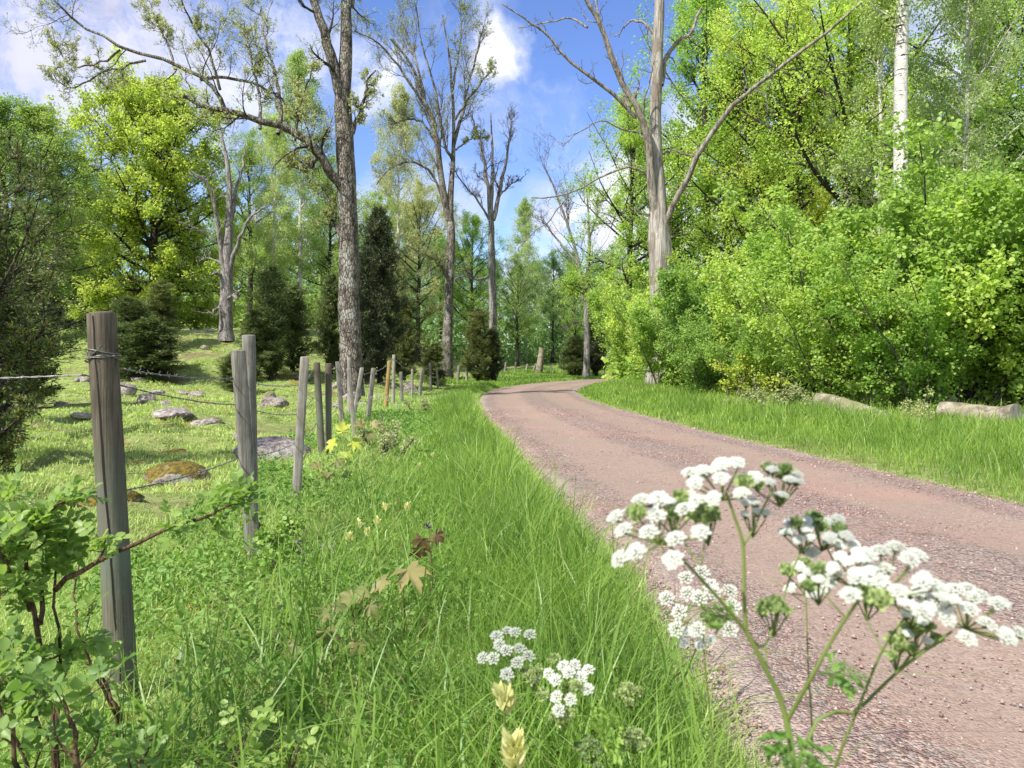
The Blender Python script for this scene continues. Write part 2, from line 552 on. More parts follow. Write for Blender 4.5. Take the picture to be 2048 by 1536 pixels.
loose = t.math('MAXIMUM', t.math('SUBTRACT', 1.0, track), edge, clamp=True)
nn = t.noise(pos, 3.0, 7.0, .7)
amt = t.math('MULTIPLY', t.mr(loose, 0, 1, .35, 1.0), t.mr(nn, .3, .55, .55, 1.0))
col = t.mix(amt, finem, stn)
col = t.mix(t.math('MULTIPLY', edge, .6), col, (.40, .315, .285))
col = t.mix(t.math('MULTIPLY', t.mr(t.noise(pos, .5, 5.0, .6), .5, .66), .30), col, (.40, .22, .17))
hh = t.math('MULTIPLY', t.math('SUBTRACT', 1.0, t.mr(v1.outputs['Distance'], 0, .7)), amt)
bp = t.n('ShaderNodeBump', {'Height': t.math('ADD', hh, t.math('MULTIPLY', nn, 1.2)), 'Strength': .85, 'Distance': .012})
t.n('ShaderNodeOutputMaterial', {'Surface': t.n('ShaderNodeBsdfPrincipled', {'Base Color': col, 'Roughness': .93, 'Specular IOR Level': .15, 'Normal': bp.outputs[0]}).outputs[0]})

m, t = newmat('pebble')
at = t.n('ShaderNodeAttribute', attribute_name='tint')
cr = t.n('ShaderNodeValToRGB', {0: at.outputs['Fac']})
el = cr.color_ramp.elements
el[0].color = (.16, .10, .09, 1)
el[1].color = (.44, .37, .335, 1)
e = el.new(.35); e.color = (.33, .205, .175, 1)
e = el.new(.75); e.color = (.38, .27, .24, 1)
t.n('ShaderNodeOutputMaterial', {'Surface': t.n('ShaderNodeBsdfPrincipled', {'Base Color': cr.outputs[0], 'Roughness': .9, 'Specular IOR Level': .2}).outputs[0]})

# ------------------------------------------------------------------ terrain lines (x as a function of y, from the calibrated camera)
RL = np.array([(-6, 1.0), (0, .80), (2.0, .66), (3.8, .66), (4.7, .52), (6.8, .30), (10.2, 0.0), (15, -.55), (22.9, -1.05), (28, -1.1), (31.7, -.93), (36, -.3), (41, .75), (46, 2.4), (52, 4.9), (57, 7.4), (66, 13), (80, 24)])
RR = np.array([(-6, 4.4), (0, 4.25), (5.85, 4.02), (8.2, 3.72), (12.5, 3.1), (18, 2.62), (24, 2.38), (29, 2.5), (33, 2.95), (38, 4.0), (43, 5.6), (48.5, 7.8), (54, 10.8), (60, 14.8), (68, 21), (80, 31)])
FN = np.array([(-6, -1.6), (0, -1.3), (2.46, -1.32), (4.1, -1.45), (5.9, -1.70), (8.4, -2.15), (13.5, -2.56), (18, -3.0), (21, -3.05), (29, -3.0), (41, -2.0), (50, -.3), (60, 3.0), (70, 8.0), (90, 20)])


def roadx(y):
    return np.interp(y, RL[:, 0], RL[:, 1]), np.interp(y, RR[:, 0], RR[:, 1])


def fx(y):
    return np.interp(y, FN[:, 0], FN[:, 1])


def hgt(x, y):
    x = np.asarray(x, float)
    y = np.asarray(y, float)
    s = sstep(-x, 3.0, 14.0)
    h = s * 2.5 * sstep(y, 21.5, 37.0) + s * np.clip(y - 36, 0, 200) * .045
    xl, xr = roadx(y)
    off = np.where(x < xl, xl - x, np.where(x > xr, x - xr, 0))
    off = np.where(y > 57, np.maximum(y - 57, off), off)
    h = h + 1.1 * sstep(y, 46, 80) * sstep(off, 2, 9)
    h = h + (0.05 * vnoise(x, y, .9, 3) + 0.035 * vnoise(x, y, 2.3, 4)) * sstep(off, .6, 3.0)
    h = h + (.09 * vnoise(x, y, 1.6, 5) + .11 * np.abs(vnoise(x, y, 3.4, 6)) + .05 * np.abs(vnoise(x, y, 6.5, 7))) * sstep(fx(y) - x, .4, 2.0)
    h = h + 0.03 * sstep(off, .1, .5) - .07 * (off <= 0.02)
    h = h + .5 * sstep(x - xr, 5, 14)
    return h


def gp(px, Y, dz=0.0):
    x = (px - 1024) / F * Y
    return (x, Y, float(hgt(x, Y)) + dz)


def pp(px, py, Y):
    return ((px - 1024) / F * Y, Y, HC - (py - HY) / F * Y)


def warp(n, lim, near):
    u = np.linspace(-1, 1, n)
    return np.sinh(u * near) / np.sinh(near) * lim


gx = warp(361, 420, 5.6)
gy = np.concatenate([[-400, -150, -60, -25, -12], np.arange(-6, 9, .09), 9 + (np.exp(np.linspace(0, 1, 270) * 3.9) - 1) / (math.exp(3.9) - 1) * 700])
X, Y_ = np.meshgrid(gx, gy, indexing='ij')
Z = hgt(X, np.clip(Y_, -6, 90))
V = np.stack([X, Y_, Z], -1).reshape(-1, 3)
ii = np.arange(len(gx) * len(gy)).reshape(len(gx), len(gy))
Fq = np.stack([ii[:-1, :-1], ii[1:, :-1], ii[1:, 1:], ii[:-1, 1:]], -1).reshape(-1, 4)
obj('ground', smooth(fast_mesh('ground', [(V, Fq)], [MAT['ground']])), kind='structure')

# road strip
ys = np.concatenate([np.arange(-6, 12, .15), np.arange(12, 80, .5)])
xl, xr = roadx(ys)
# smooth the control polygon
for _ in range(6):
    xl[1:-1] = (xl[:-2] + xl[1:-1] * 2 + xl[2:]) / 4
    xr[1:-1] = (xr[:-2] + xr[1:-1] * 2 + xr[2:]) / 4
us = np.linspace(0, 1, 33)
rgn = np.random.default_rng(4)
jl = vnoise(ys, ys * 0, 2.1, 8) * .05
jr = vnoise(ys, ys * 0 + 3, 1.9, 9) * .05
XX = (xl + jl)[:, None] * (1 - us) + (xr + jr)[:, None] * us
YY = np.repeat(ys[:, None], len(us), 1)
prof = .035 * np.sin(us * PI) - .022 * (np.exp(-((us - .27) / .085) ** 2) + np.exp(-((us - .73) / .085) ** 2)) + .0
ZZ = np.repeat(prof[None, :], len(ys), 0) + .008 * vnoise(XX, YY, 2.5, 11) + 0.012
ZZ[:, 0] = -.05
ZZ[:, -1] = -.05
V = np.stack([XX, YY, ZZ], -1).reshape(-1, 3)
ii = np.arange(V.shape[0]).reshape(len(ys), len(us))
Fq = np.stack([ii[:-1, :-1], ii[:-1, 1:], ii[1:, 1:], ii[1:, :-1]], -1).reshape(-1, 4)
me = smooth(fast_mesh('road', [(V, Fq)], [MAT['gravel_road']]))
uvl = me.uv_layers.new(name='UVMap')
UV = np.stack([np.repeat(us[None, :], len(ys), 0), YY], -1).reshape(-1, 2)
uvl.data.foreach_set('uv', UV[Fq.ravel()].astype(np.float32).ravel())
obj('road', me, kind='structure')


def road_z(u):
    return .035 * np.sin(u * PI) - .022 * (np.exp(-((u - .27) / .085) ** 2) + np.exp(-((u - .73) / .085) ** 2)) + .012


# pebbles lying on the road
rg = np.random.default_rng(21)
N = 42000
yy = 1.0 + 17 * rg.random(N) ** 1.9
kind = rg.random(N)
u = np.where(kind < .30, rg.beta(1.1, 16, N), np.where(kind < .52, 1 - rg.beta(1.1, 16, N), np.where(kind < .8, rg.normal(.5, .075, N), rg.random(N))))
u = np.clip(u, -.03, 1.03)
a_, b_ = roadx(yy)
px_ = a_ + (b_ - a_) * u
s = (rg.gamma(2.0, .0013, N) + .0022) * (1 + yy / 24)
pz = road_z(np.clip(u, 0, 1)) + s * .1
octv = np.array([[1, 0, 0], [0, 1, 0], [-1, 0, 0], [0, -1, 0], [0, 0, .75], [0, 0, -.6]], float)
octf = np.array([[0, 1, 4], [1, 2, 4], [2, 3, 4], [3, 0, 4], [1, 0, 5], [2, 1, 5], [3, 2, 5], [0, 3, 5]])
V = octv[None] * s[:, None, None] * rg.uniform(.6, 1.3, (N, 6, 1))
an = rg.uniform(0, 6.28, N)
c_, s_ = np.cos(an)[:, None], np.sin(an)[:, None]
V = np.stack([V[..., 0] * c_ - V[..., 1] * s_, V[..., 0] * s_ + V[..., 1] * c_, V[..., 2]], -1) + np.stack([px_, yy, pz], -1)[:, None]
Fo = (np.arange(N)[:, None, None] * 6 + octf[None]).reshape(-1, 3)
obj('gravel', fast_mesh('gravel', [(V.reshape(-1, 3), Fo, 0, np.repeat(rg.random(N), 8))], [MAT['pebble']]),
    kind='stuff', label='loose pink and grey gravel lying on the road edges and crown', category='gravel')


# ------------------------------------------------------------------ grass
def blades(rg, x, y, z, L, wd, bend=.45, rows=(0, .38, .74, 1.0)):
    n = len(x)
    az = rg.uniform(0, 6.28, n)
    fa = az + rg.normal(0, .6, n) + PI / 2
    bd = np.abs(rg.normal(bend, bend * .55, n))
    ln = rg.normal(0, .16, (n, 2))
    base = np.stack([x, y, z], -1)
    dv = np.stack([np.cos(az), np.sin(az), 0 * az], -1)
    wv = np.stack([np.cos(fa), np.sin(fa), 0 * az], -1)
    pts = []
    for i, q in enumerate(rows):
        up = q * (1 - .35 * bd * q * q)
        c = base + L[:, None] * (dv * (bd * q ** 2.1)[:, None] + np.stack([ln[:, 0] * q, ln[:, 1] * q, up], -1))
        wq = wd * (1, 1.0, .7, 0)[i] * .5
        if i < 3:
            pts += [c - wv * wq[:, None], c + wv * wq[:, None]]
        else:
            pts += [c]
    Vb = np.stack(pts, 1).reshape(-1, 3)
    i0 = np.arange(n)[:, None] * 7
    q4 = np.concatenate([i0 + np.array([[0, 1, 3, 2]]), i0 + np.array([[2, 3, 5, 4]])], 1).reshape(-1, 4)
    q3 = i0 + np.array([[4, 5, 6]])
    tn = np.clip(rg.random(n), 0, 1)
    return Vb, q4, q3, tn


def grass_obj(name, label, mat, x, y, L, wd, seed, bend=.45, dz=-.01):
    rg = np.random.default_rng(seed)
    z = hgt(x, y) + dz
    Vb, q4, q3, tn = blades(rg, x, y, z, L, wd, bend)
    nv = len(Vb)
    # quads and tris share the vertices: put the tris in with an offset of zero
    me = fast_mesh(name, [(Vb, q4, 0, np.repeat(tn, 2)), (np.zeros((1, 3)) + Vb[0], q3 - nv, 0, tn)], [MAT[mat]])
    return obj(name, me, kind='stuff', label=label, category='grass')


rg = np.random.default_rng(5)
# left verge between fence and road
N = 150000
y = 1.0 + 44 * rg.random(N) ** 2.0
xl, xr = roadx(y)
f0 = fx(y) - .25
u = rg.random(N)
x = f0 + (xl + .04 - f0) * u
dr = xl - x
ragged = .20 + .17 * vnoise(x, y, 3.0, 31) + .1 * vnoise(x, y, 7.0, 38)
dens_ = np.clip(.28 + .9 * sstep(x - fx(y), .3, 1.3), 0, 1) * np.where(y < 2, .55, 1) * np.where(x - fx(y) < 1.2, np.clip(.75 + .6 * vnoise(x, y, 2.2, 47), .15, 1), 1)
keep = (dr > ragged * rg.random(N)) & (rg.random(N) < dens_) & ~((y < .95) & (np.abs(x) < .3))
x, y, dr = x[keep], y[keep], dr[keep]
near_f = sstep(x - fx(y), .0, 1.0)
tall = np.exp(-((dr - .50) / .35) ** 2)
near_f = sstep(x - fx(y), .5, 1.35)
L = (.045 + .075 * near_f + .15 * tall * sstep(x - fx(y), .6, 1.2)) * sstep(dr, -.1, .38) * rg.gamma(7, 1 / 7, len(x)) * (1 + .35 * vnoise(x, y, 2.6, 41)) * (1 - .45 * sstep(y, 12, 30)) + .03
L *= np.where((y < 2.3), .8, 1.0)
wd = np.maximum(.0032, .00062 * y + .0016) * rg.uniform(.7, 1.4, len(x))
grass_obj('grass', 'long bright green grass on the verge between fence and road', 'grass_tall', x, y, L, wd, 51, .5)
# right verge
N = 120000
y = 4.0 + 52 * rg.random(N) ** 1.75
xl, xr = roadx(y)
HX = np.array([(0, 13), (8, 11.5), (12, 8.6), (16, 8.6), (23, 8.6), (27, 6.9), (34, 6.9), (40, 7.6), (46, 9.0), (60, 17)])
x1 = np.interp(y, HX[:, 0], HX[:, 1]) + .5
x = xr - .08 + (x1 - xr) * rg.random(N)
dr = x - xr
keep = (dr > (.1 + .12 * vnoise(x, y, 3, 32)) * rg.random(N))
x, y, dr = x[keep], y[keep], dr[keep]
L = (.11 + .17 * sstep(dr, .4, 2.0) - .07 * sstep(dr, 2.4, 3.4) * (y < 18)) * sstep(dr, -.15, .3) * rg.gamma(10, .1, len(x)) * (1 + .25 * vnoise(x, y, 1.2, 33)) + .03
wd = np.maximum(.0035, .00066 * y + .0014) * rg.uniform(.7, 1.4, len(x))
grass_obj('grass', 'tall fresh grass between the road and the hazel bushes', 'grass_tall', x, y, L, wd, 52, .4)
# pasture
N = 230000
y = 1.4 + 44 * rg.random(N) ** 1.55
u = rg.random(N)
x0 = -y * .72 - 1.0
x = x0 + (fx(y) + .1 - x0) * u
cl_ = vnoise(x, y, 1.3, 35) + .6 * vnoise(x, y, 3.1, 36)
bare = vnoise(x, y, .8, 37) + .5 * vnoise(x, y, 2.7, 39)
keep = (cl_ > -.95 + .5 * rg.random(N)) & (bare < .72)
x, y, cl_ = x[keep], y[keep], cl_[keep]
L = (.022 + .028 * np.clip(cl_ + .5, 0, 2)) * rg.gamma(6, 1 / 6, len(x)) + .015
wd = np.maximum(.0035, .0009 * y + .001) * rg.uniform(.7, 1.4, len(x))
grass_obj('pasture_grass', 'short grazed grass with hummocks behind the fence', 'grass_short', x, y, L, wd, 53, .6)
# thin short grass and last year's straw by the fence and along the gravel
N = 60000
y = 1.2 + 26 * rg.random(N) ** 2.0
xl, xr = roadx(y)
side = rg.random(N) < .30
x = np.where(side, xl + rg.normal(-.12, .13, N), fx(y) - .7 + 2.0 * rg.random(N))
x = np.where(x > xl + .18, xl - .1, x)
L = rg.gamma(5, .2, N) * .085 + .015
wd = np.maximum(.0028, .0007 * y + .0014) * rg.uniform(.6, 1.3, N)
grass_obj('fringe_grass', 'thin pale grass and straw at the fence foot and gravel edge', 'grass_short', x, y, L, wd, 54, .8)
# grass round the far bend
N = 30000
y = 38 + 34 * rg.random(N)
xl, xr = roadx(y)
x = np.where(rg.random(N) < .75, xl - .1 - (xl - fx(y) + 3) * rg.random(N), xr + .1 + 5 * rg.random(N))
grass_obj('grass', 'low green grass round the far bend of the road', 'grass_tall', x, y, rg.uniform(.10, .24, N), np.full(N, .05), 56, .4)
# scattered long arching blades close by
N = 1500
y = 1.5 + 4.5 * rg.random(N) ** 1.3
xl, xr = roadx(y)
x = fx(y) + .35 + (xl - .15 - fx(y) - .35) * rg.random(N)
grass_obj('sedge', 'tall arching grass blades standing out of the near verge', 'grass_tall', x, y, rg.uniform(.28, .52, N), rg.uniform(.004, .008, N), 55, .75)
# low herbs in the near verge and along the fence
N = 21000
y = 1.2 + 14 * rg.random(N) ** 1.8
xl, xr = roadx(y)
x = fx(y) - .6 + (xl - .25 - fx(y) + .6) * rg.random(N) ** 1.25
kp = vnoise(x, y, 1.9, 45) + .5 * vnoise(x, y, 4.3, 46) > rg.uniform(-.5, .9, N)
x, y = x[kp], y[kp]
N = len(x)
z = hgt(x, y)
ctr = np.stack([x, y, z], -1)
V_, F_, T_ = [], [], []
for k in range(4):
    ps = ctr + np.stack([rg.normal(0, .03, N), rg.normal(0, .03, N), rg.uniform(.02, .15, N)], -1)
    v, f, tn = leaves(rg, ps, (.016, .022, .03, .038)[k] + .0012 * y, (.7, .5, .65, .3)[k], .8, 0, .3, six=True)
    V_.append((v, f, 0, tn))
obj('herbs', fast_mesh('herbs', V_, [MAT['herb']]), kind='stuff', label='low leafy weeds growing among the verge grass', category='weeds')


# ------------------------------------------------------------------ trees
def crown_profile(kind, s):
    if kind == 'round':
        return np.sqrt(np.clip(1 - (1.75 * (s - .42)) ** 2, .12, 1))
    if kind == 'cone':
        return np.clip(1.02 - s, .05, 1)
    if kind == 'column':
        return np.sqrt(np.clip(1 - (s ** 1.6) ** 2, .08, 1)) * (.65 + .35 * sstep(s, 0, .25))
    return np.clip(1 - (1.6 * (s - .5)) ** 2, .2, 1)


def proto(seed, H, W, cb, r, kind='round', n1=26, n2=8, n3=8, m=16, ls=.14, sig=.16, lang=(80, 25), up=.6, tw_up=0.0, n_ang=50, hang=0.0,
          asp=.6, gn=.5, upb=.6, alw=0.0, six=False, sway=.25, twl=(.3, .5), l2=(.3, .55), twr=.005, lnoise=.25, tmesh=True):
    rg = np.random.default_rng(seed)
    K = 16
    z = np.linspace(0, H, K)
    tr = np.stack([np.cumsum(rg.normal(0, sway / K ** .5, K)) * (z / H), np.cumsum(rg.normal(0, sway / K ** .5, K)) * (z / H), z], -1)
    rad = r * (1 - z / H) ** .8 * .93 + r * .05
    rad[0] = r * 1.35
    rad[1] = max(rad[1], r * .98)
    bark = [tubes(tr[None], rad[None], 10, seed, .06)]
    s = (np.arange(n1) + rg.random(n1)) / n1
    h = (cb + (1 - cb) * s) * .985
    x = h * (K - 1)
    i = np.minimum(x.astype(int), K - 2)
    f = (x - i)[:, None]
    p0 = tr[i] * (1 - f) + tr[i + 1] * f
    az = np.arange(n1) * 2.39996 + rg.normal(0, .5, n1)
    an = np.radians(lang[0] + (lang[1] - lang[0]) * s ** 1.2) * rg.uniform(.85, 1.12, n1)
    Ll = W * crown_profile(kind, s) * rg.uniform(1 - lnoise * 1.6, 1 + lnoise * .6, n1)
    d = np.stack([np.sin(an) * np.cos(az), np.sin(an) * np.sin(az), np.cos(an)], -1)
    K1 = 9
    L1_ = np.zeros((n1, K1, 3))
    L1_[:, 0] = p0
    for k in range(1, K1):
        L1_[:, k] = L1_[:, k - 1] + d * (Ll / (K1 - 1))[:, None]
        d = d + rg.normal(0, gn, d.shape) / K1
        d[:, 2] += up / K1
        d = nrm(d)
    pr = np.interp(h * H, z, rad)
    r1 = np.maximum(np.minimum(pr * .5, Ll * .018 + .012), .012)[:, None] * np.linspace(1, .2, K1)[None]
    bark.append(tubes(L1_, r1, 6))
    P2, R2 = grow(rg, L1_, r1, n2, .12, .98, l2[0], l2[1], n_ang, 6, up * .4, gn, .6, .3, twr * 1.5)
    bark.append(tubes(P2, R2, 4))
    P3, R3 = grow(rg, P2, R2, n3, .15, 1.0, twl[0], twl[1], n_ang, 5, tw_up, gn, .6, .4, twr, fall=.3)
    if tmesh:
        bark.append(tubes(P3, R3, 3))
    pos, tan = on_twigs(rg, P3, m, sig)
    V, Fa, tn = leaves(rg, pos, ls, asp, upb, hang, .3, six, tan, alw)
    return [(b[0], b[1]) for b in bark], [(V, Fa, 0, tn)]


def make_kind(name, bark, leaf, *a, **k):
    b, l = proto(*a, **k)
    return smooth(fast_mesh(name + '_trunk', b, [MAT[bark]])), fast_mesh(name + '_crown', l, [MAT[leaf]]), (b, l)


def tree_at(kind, name, label, cat, px, Y, rz=0.0, s=1.0, group=None, dz=-.1, leaf=None):
    x, y, z = gp(px, Y, dz)
    o = thing(name, label, cat, (x, y, z), rz, group, s)
    obj('trunk' if 'bush' not in name else 'stems', kind[0], o)
    cme = kind[1]
    if leaf:
        key = (cme.name, leaf)
        if key not in RECOL:
            c2 = cme.copy()
            c2.materials.clear()
            c2.materials.append(MAT[leaf])
            RECOL[key] = c2
        cme = RECOL[key]
    obj('crown', cme, o)
    return o


RECOL = {}
OAK = [make_kind('oak%d' % i, 'bark_dark', 'leaf_oak', 100 + i, 17, 6.0, .22, .30, 'round', n1=34, n2=8, n3=8, m=16, ls=.13, sig=.17, lang=(78, 18), up=.5, lnoise=.4) for i in range(3)]
BIR = [make_kind('birch%d' % i, 'bark_birch', 'leaf_birch', 120 + i, 18, 3.6, .22, .17, 'oval', n1=44, n2=8, n3=6, m=17, ls=.11, sig=.13, lang=(62, 15), up=.1, tw_up=-2.6, hang=1.0, twl=(.45, .9)) for i in range(2)]
SPR = [make_kind('spruce0', 'bark_dark', 'leaf_spruce', 130, 16, 3.1, .06, .2, 'cone', n1=110, n2=12, n3=5, m=7, ls=.26, sig=.06, lang=(98, 60), up=.25, tw_up=-.6, asp=.22, alw=.6, twl=(.3, .5), l2=(.25, .45))]
JUN = [make_kind('juniper%d' % i, 'bark_dark', 'leaf_juniper', 140 + i, 5.0, (1.05, 1.25)[i], .04, .09, 'column', n1=70, n2=10, n3=6, m=8, ls=.10, sig=.04, lang=(62, 14), up=1.1, tw_up=.7, asp=.26, alw=.55, n_ang=38, upb=0.1, twl=(.4, .75), l2=(.35, .65), sway=.1, lnoise=.5) for i in range(2)]
HAZ = [make_kind('hazel%d' % i, 'bark_twig', 'leaf_hazel', 150 + i, .1, .1, .1, .1, n1=4, n2=2, n3=2, m=2) for i in range(0)]


def hazel(seed, H, n, spread, ls, m, leafm='leaf_hazel', n2=12, n3=6, sig=.10):
    rg = np.random.default_rng(seed)
    K = 10
    az = rg.uniform(0, 6.28, n)
    an = np.radians(rg.uniform(3, spread, n))
    d = np.stack([np.sin(an) * np.cos(az), np.sin(an) * np.sin(az), np.cos(an)], -1)
    P = np.zeros((n, K, 3))
    P[:, 0] = np.stack([rg.normal(0, .28, n), rg.normal(0, .28, n), 0 * az], -1)
    Lh = H * rg.uniform(.7, 1.08, n)
    for k in range(1, K):
        P[:, k] = P[:, k - 1] + d * (Lh / (K - 1))[:, None]
        d = nrm(d + rg.normal(0, .28, d.shape) / 3 + np.stack([np.cos(az), np.sin(az), 0 * az], -1) * .05)
    r = np.linspace(.032, .008, K)[None] * rg.uniform(.7, 1.3, (n, 1))
    P2, R2 = grow(rg, P, r, n2, .10, 1.0, .16, .34, 52, 6, .3, .5, .6, .3, .004)
    P3, R3 = grow(rg, P2, R2, n3, .15, 1.0, .3, .55, 50, 4, .1, .4, .6, .4, .003)
    bark = [tubes(P, r, 5), tubes(P2, R2, 3), tubes(P3, R3, 3)]
    pos, tan = on_twigs(rg, P3, m, sig)
    pos[:, 2] = np.abs(pos[:, 2])
    V, Fa, tn = leaves(rg, pos, ls, .85, .9, .25, .3, True, tan, .3)
    return (smooth(fast_mesh('hazel_stems', [(b[0], b[1]) for b in bark], [MAT['bark_twig']])), fast_mesh('hazel_leaves', [(V, Fa, 0, tn)], [MAT[leafm]]))


HAZ = [hazel(160, 5.6, 20, 34, .088, 20), hazel(161, 5.2, 22, 38, .088, 18), hazel(162, 5.9, 18, 30, .092, 20)]

# --- hazel thicket on the right ------------------------------------------------
hz = [  # px, Y, kind, scale, label
    (1285, 42, 0, (1, 1, 1.12), 'rounded light green hazel at the far left end of the thicket'),
    (1318, 36, 1, (.9, .9, 1.08), 'low hazel beside the bend, second from the far end of the thicket'),
    (1345, 27.5, 2, (.75, .75, .80), 'hazel hiding the foot of the dead oak'),
    (1385, 30, 2, (.9, .9, .98), 'hazel in front of the dead oak trunk'),
    (1455, 25.5, 0, .90, 'hazel just right of the dead oak trunk'),
    (1540, 22.5, 1, .93, 'hazel behind the small yellow green sapling'),
    (1640, 20.5, 2, .98, 'hazel above the left fallen logs'),
    (1730, 19.5, 0, 1.02, 'hazel below the small birch with forked white stem'),
    (1700, 16.4, 1, .72, 'lower hazel overhanging the two left logs'),
    (1835, 17.0, 2, 1.0, 'hazel below the white birch trunk'),
    (1940, 16.0, 0, 1.0, 'tall hazel above the right sawn log'),
    (2060, 15.6, 1, 1.0, 'tall hazel cut by the right picture edge'),
    (1840, 14.9, 2, .62, 'small bushy hazel between the left and right logs'),
    (1570, 18.8, 0, .55, 'small dark leaved hazel at the grass edge by the sapling'),
    (1430, 22.5, 1, .55, 'small hazel at the grass edge below the dead oak'),
    (2170, 14.6, 0, .95, 'hazel leaning in beyond the right picture edge'),
]
for i, (px, Y, k, s, lab) in enumerate(hz):
    tree_at(HAZ[k], 'hazel_bush', lab, 'bush', px, Y, i * 1.7, s, 'hazel bushes along the right of the road', leaf=(None, None, 'leaf_oak', None, 'herb')[i % 5])

# small yellow green sapling and brambles in front of the thicket
SAP = hazel(170, 2.3, 9, 22, .07, 7, 'leaf_yellow', 8, 5, .06)
tree_at(SAP, 'sapling_bush', 'yellow green sapling bush standing in the grass before the hazels', 'bush', 1475, 18.2, 0, .78)
BRM = hazel(171, 1.1, 14, 60, .055, 8, 'leaf_soft', 8, 4, .06)
tree_at(BRM, 'bramble_bush', 'low pale bramble left of the fallen logs', 'bush', 1590, 15.6, 0, .8, 'brambles by the logs')
tree_at(BRM, 'bramble_bush', 'low pale bramble between the left logs and the sawn log', 'bush', 1835, 12.6, 2, .62, 'brambles by the logs')
tree_at(BRM, 'bramble_bush', 'low bramble in the grass below the yellow sapling', 'bush', 1500, 16.4, 4, .72, 'brambles by the logs')

# --- right hand trees ----------------------------------------------------------
rt = [
    (OAK[0], 1255, 44, 0.4, .90, 'leaf_oak', 'tree', 'leafy green tree showing left of the dead oak trunk'),
    (OAK[1], 1415, 45, 1.9, 1.3, 'leaf_oak', 'tree', 'tall tree with dark trunk right behind the dead oak'),
    (OAK[2], 1520, 43, 3.0, 1.15, 'leaf_hazel', 'tree', 'green tree crossed by the long right limb of the dead oak'),
    (OAK[0], 1605, 42, 4.4, 1.15, 'leaf_lime', 'tree', 'bright yellow green tree at the end of the dead oak limb'),
    (OAK[1], 1695, 36, 5.0, 1.25, 'leaf_oak', 'tree', 'dark stemmed tree just left of the white birch trunk'),
    (OAK[2], 1985, 33, 1.2, 1.15, 'leaf_oak', 'tree', 'big green tree filling the upper right corner'),
    (OAK[1], 2130, 26, 2.2, 1.1, 'leaf_oak', 'tree', 'darker tree cut by the right picture edge'),
]
for (k, px, Y, rz, s, lf, cat, lab) in rt:
    tree_at(k, 'broadleaf_tree', lab, cat, px, Y, rz, s, 'leafy trees behind the hazel thicket', leaf=lf)
tree_at(BIR[1], 'birch_tree', 'small birch with forked white stem right of the big birch', 'birch', 1925, 24, 1.0, .78)
tree_at(BIR[0], 'birch_tree', 'leafy birch in the woods between the lime green tree and dark stem', 'birch', 1760, 34, 2.0, 1.0)


# tall birch with the thick white trunk
def limb_px(rng, pts, Y, w0, w1, K=14, dep=0.0, wob=.02):
    """px polyline (optionally with depth offsets) -> world polyline"""
    L = []
    for j, p in enumerate(pts):
        q = Y + dep * (j / max(1, len(pts) - 1)) + (p[2] if len(p) > 2 else 0)
        L.append(((p[0] - 1024) / F * Y, q, HC - (p[1] - HY) / F * Y))
    o = resample(L, K, rng, wob)
    r = np.linspace(w0, w1, K) / F * Y / 2
    return o, r


def hero(name, label, cat, px, Y, seed, trunk, tw, limbs, bark, barkt, leafm=None, barkl=None, lw=1.0, lv=((6, .15, .4), (6, .2, .5)), up=.6, leafn=4, ls=.1, sig=.05, gn=.55, S=14,
         rough=.06, twr=.006, twt=.05, ang=45, hang=0, n_ang2=45, dz=-.1, top_limbs=None, clump=0):
    """a tree whose trunk and main limbs follow the photograph, each limb with its own depth"""
    rg = np.random.default_rng(seed)
    base = gp(px, Y, dz)
    b = np.array(base)
    tp, trr = limb_px(rg, trunk, Y, tw[0], tw[1], 22, 0, .012)
    tp[0] = b
    tp[0, 0] = (trunk[0][0] - 1024) / F * Y
    w_ = np.array(tw)
    trr = np.interp(np.linspace(0, 1, 22), np.linspace(0, 1, len(tw)), w_) / F * Y / 2
    trr[0] *= 1.3
    LP, LR = [], []
    for (pts, w0, w1, dep) in limbs:
        o, r = limb_px(rg, pts, Y, w0 * lw, w1 * lw, 14, dep, .03)
        LP.append(o)
        LR.append(r)
    LP = np.array(LP)
    LR = np.array(LR)
    main = [tubes(tp[None] - b, trr[None], S, seed, rough), tubes(LP - b, LR, 9, seed + 1, rough * .8)]
    tops = resample(tp, 14)
    src = np.concatenate([LP, tops[None]])
    srr = np.concatenate([LR, np.interp(np.linspace(0, 1, 14), np.linspace(0, 1, 22), trr)[None]])
    P2, R2 = grow(rg, LP, LR, lv[0][0], .15, 1.0, lv[0][1], lv[0][2], ang, 8, up, gn, .36, .15, twr * 1.3, fall=.35)
    P3, R3 = grow(rg, P2, R2, lv[1][0], .15, 1.0, lv[1][1], lv[1][2], n_ang2, 6, up * .8, gn, .45, .3, twr, fall=.3)
    tw_ = [tubes(P2, R2, 5), tubes(P3, R3, 3)]
    last = P3
    if len(lv) > 2:
        P4, R4 = grow(rg, P3, R3, lv[2][0], .15, 1.0, lv[2][1], lv[2][2], n_ang2, 4, up * .5, gn, .55, .5, twr * .75, fall=.2)
        tw_.append(tubes(P4, R4, 3))
        last = P4
    o = thing(name, label, cat, base)
    if barkl:
        obj('trunk', smooth(fast_mesh(name + '_trunk', [main[0]], [MAT[bark]])), o)
        obj('limbs', smooth(fast_mesh(name + '_limbs', [main[1]], [MAT[barkl]])), o)
    else:
        obj('trunk', smooth(fast_mesh(name + '_trunk', [(v, f) for v, f in main], [MAT[bark]])), o)
    obj('branches', smooth(fast_mesh(name + '_branches', [(v - b, f) for v, f in tw_], [MAT[barkt]])), o)
    if leafm:
        pos, tan = on_twigs(rg, last, leafn, sig * .3, .55)
        V, Fa, tn = leaves(rg, pos - b, ls, .5, .4, hang, .3, False, tan, .4)
        obj('leaves', fast_mesh(name + '_leaves', [(V, Fa, 0, tn)], [MAT[leafm]]), o)
    return o


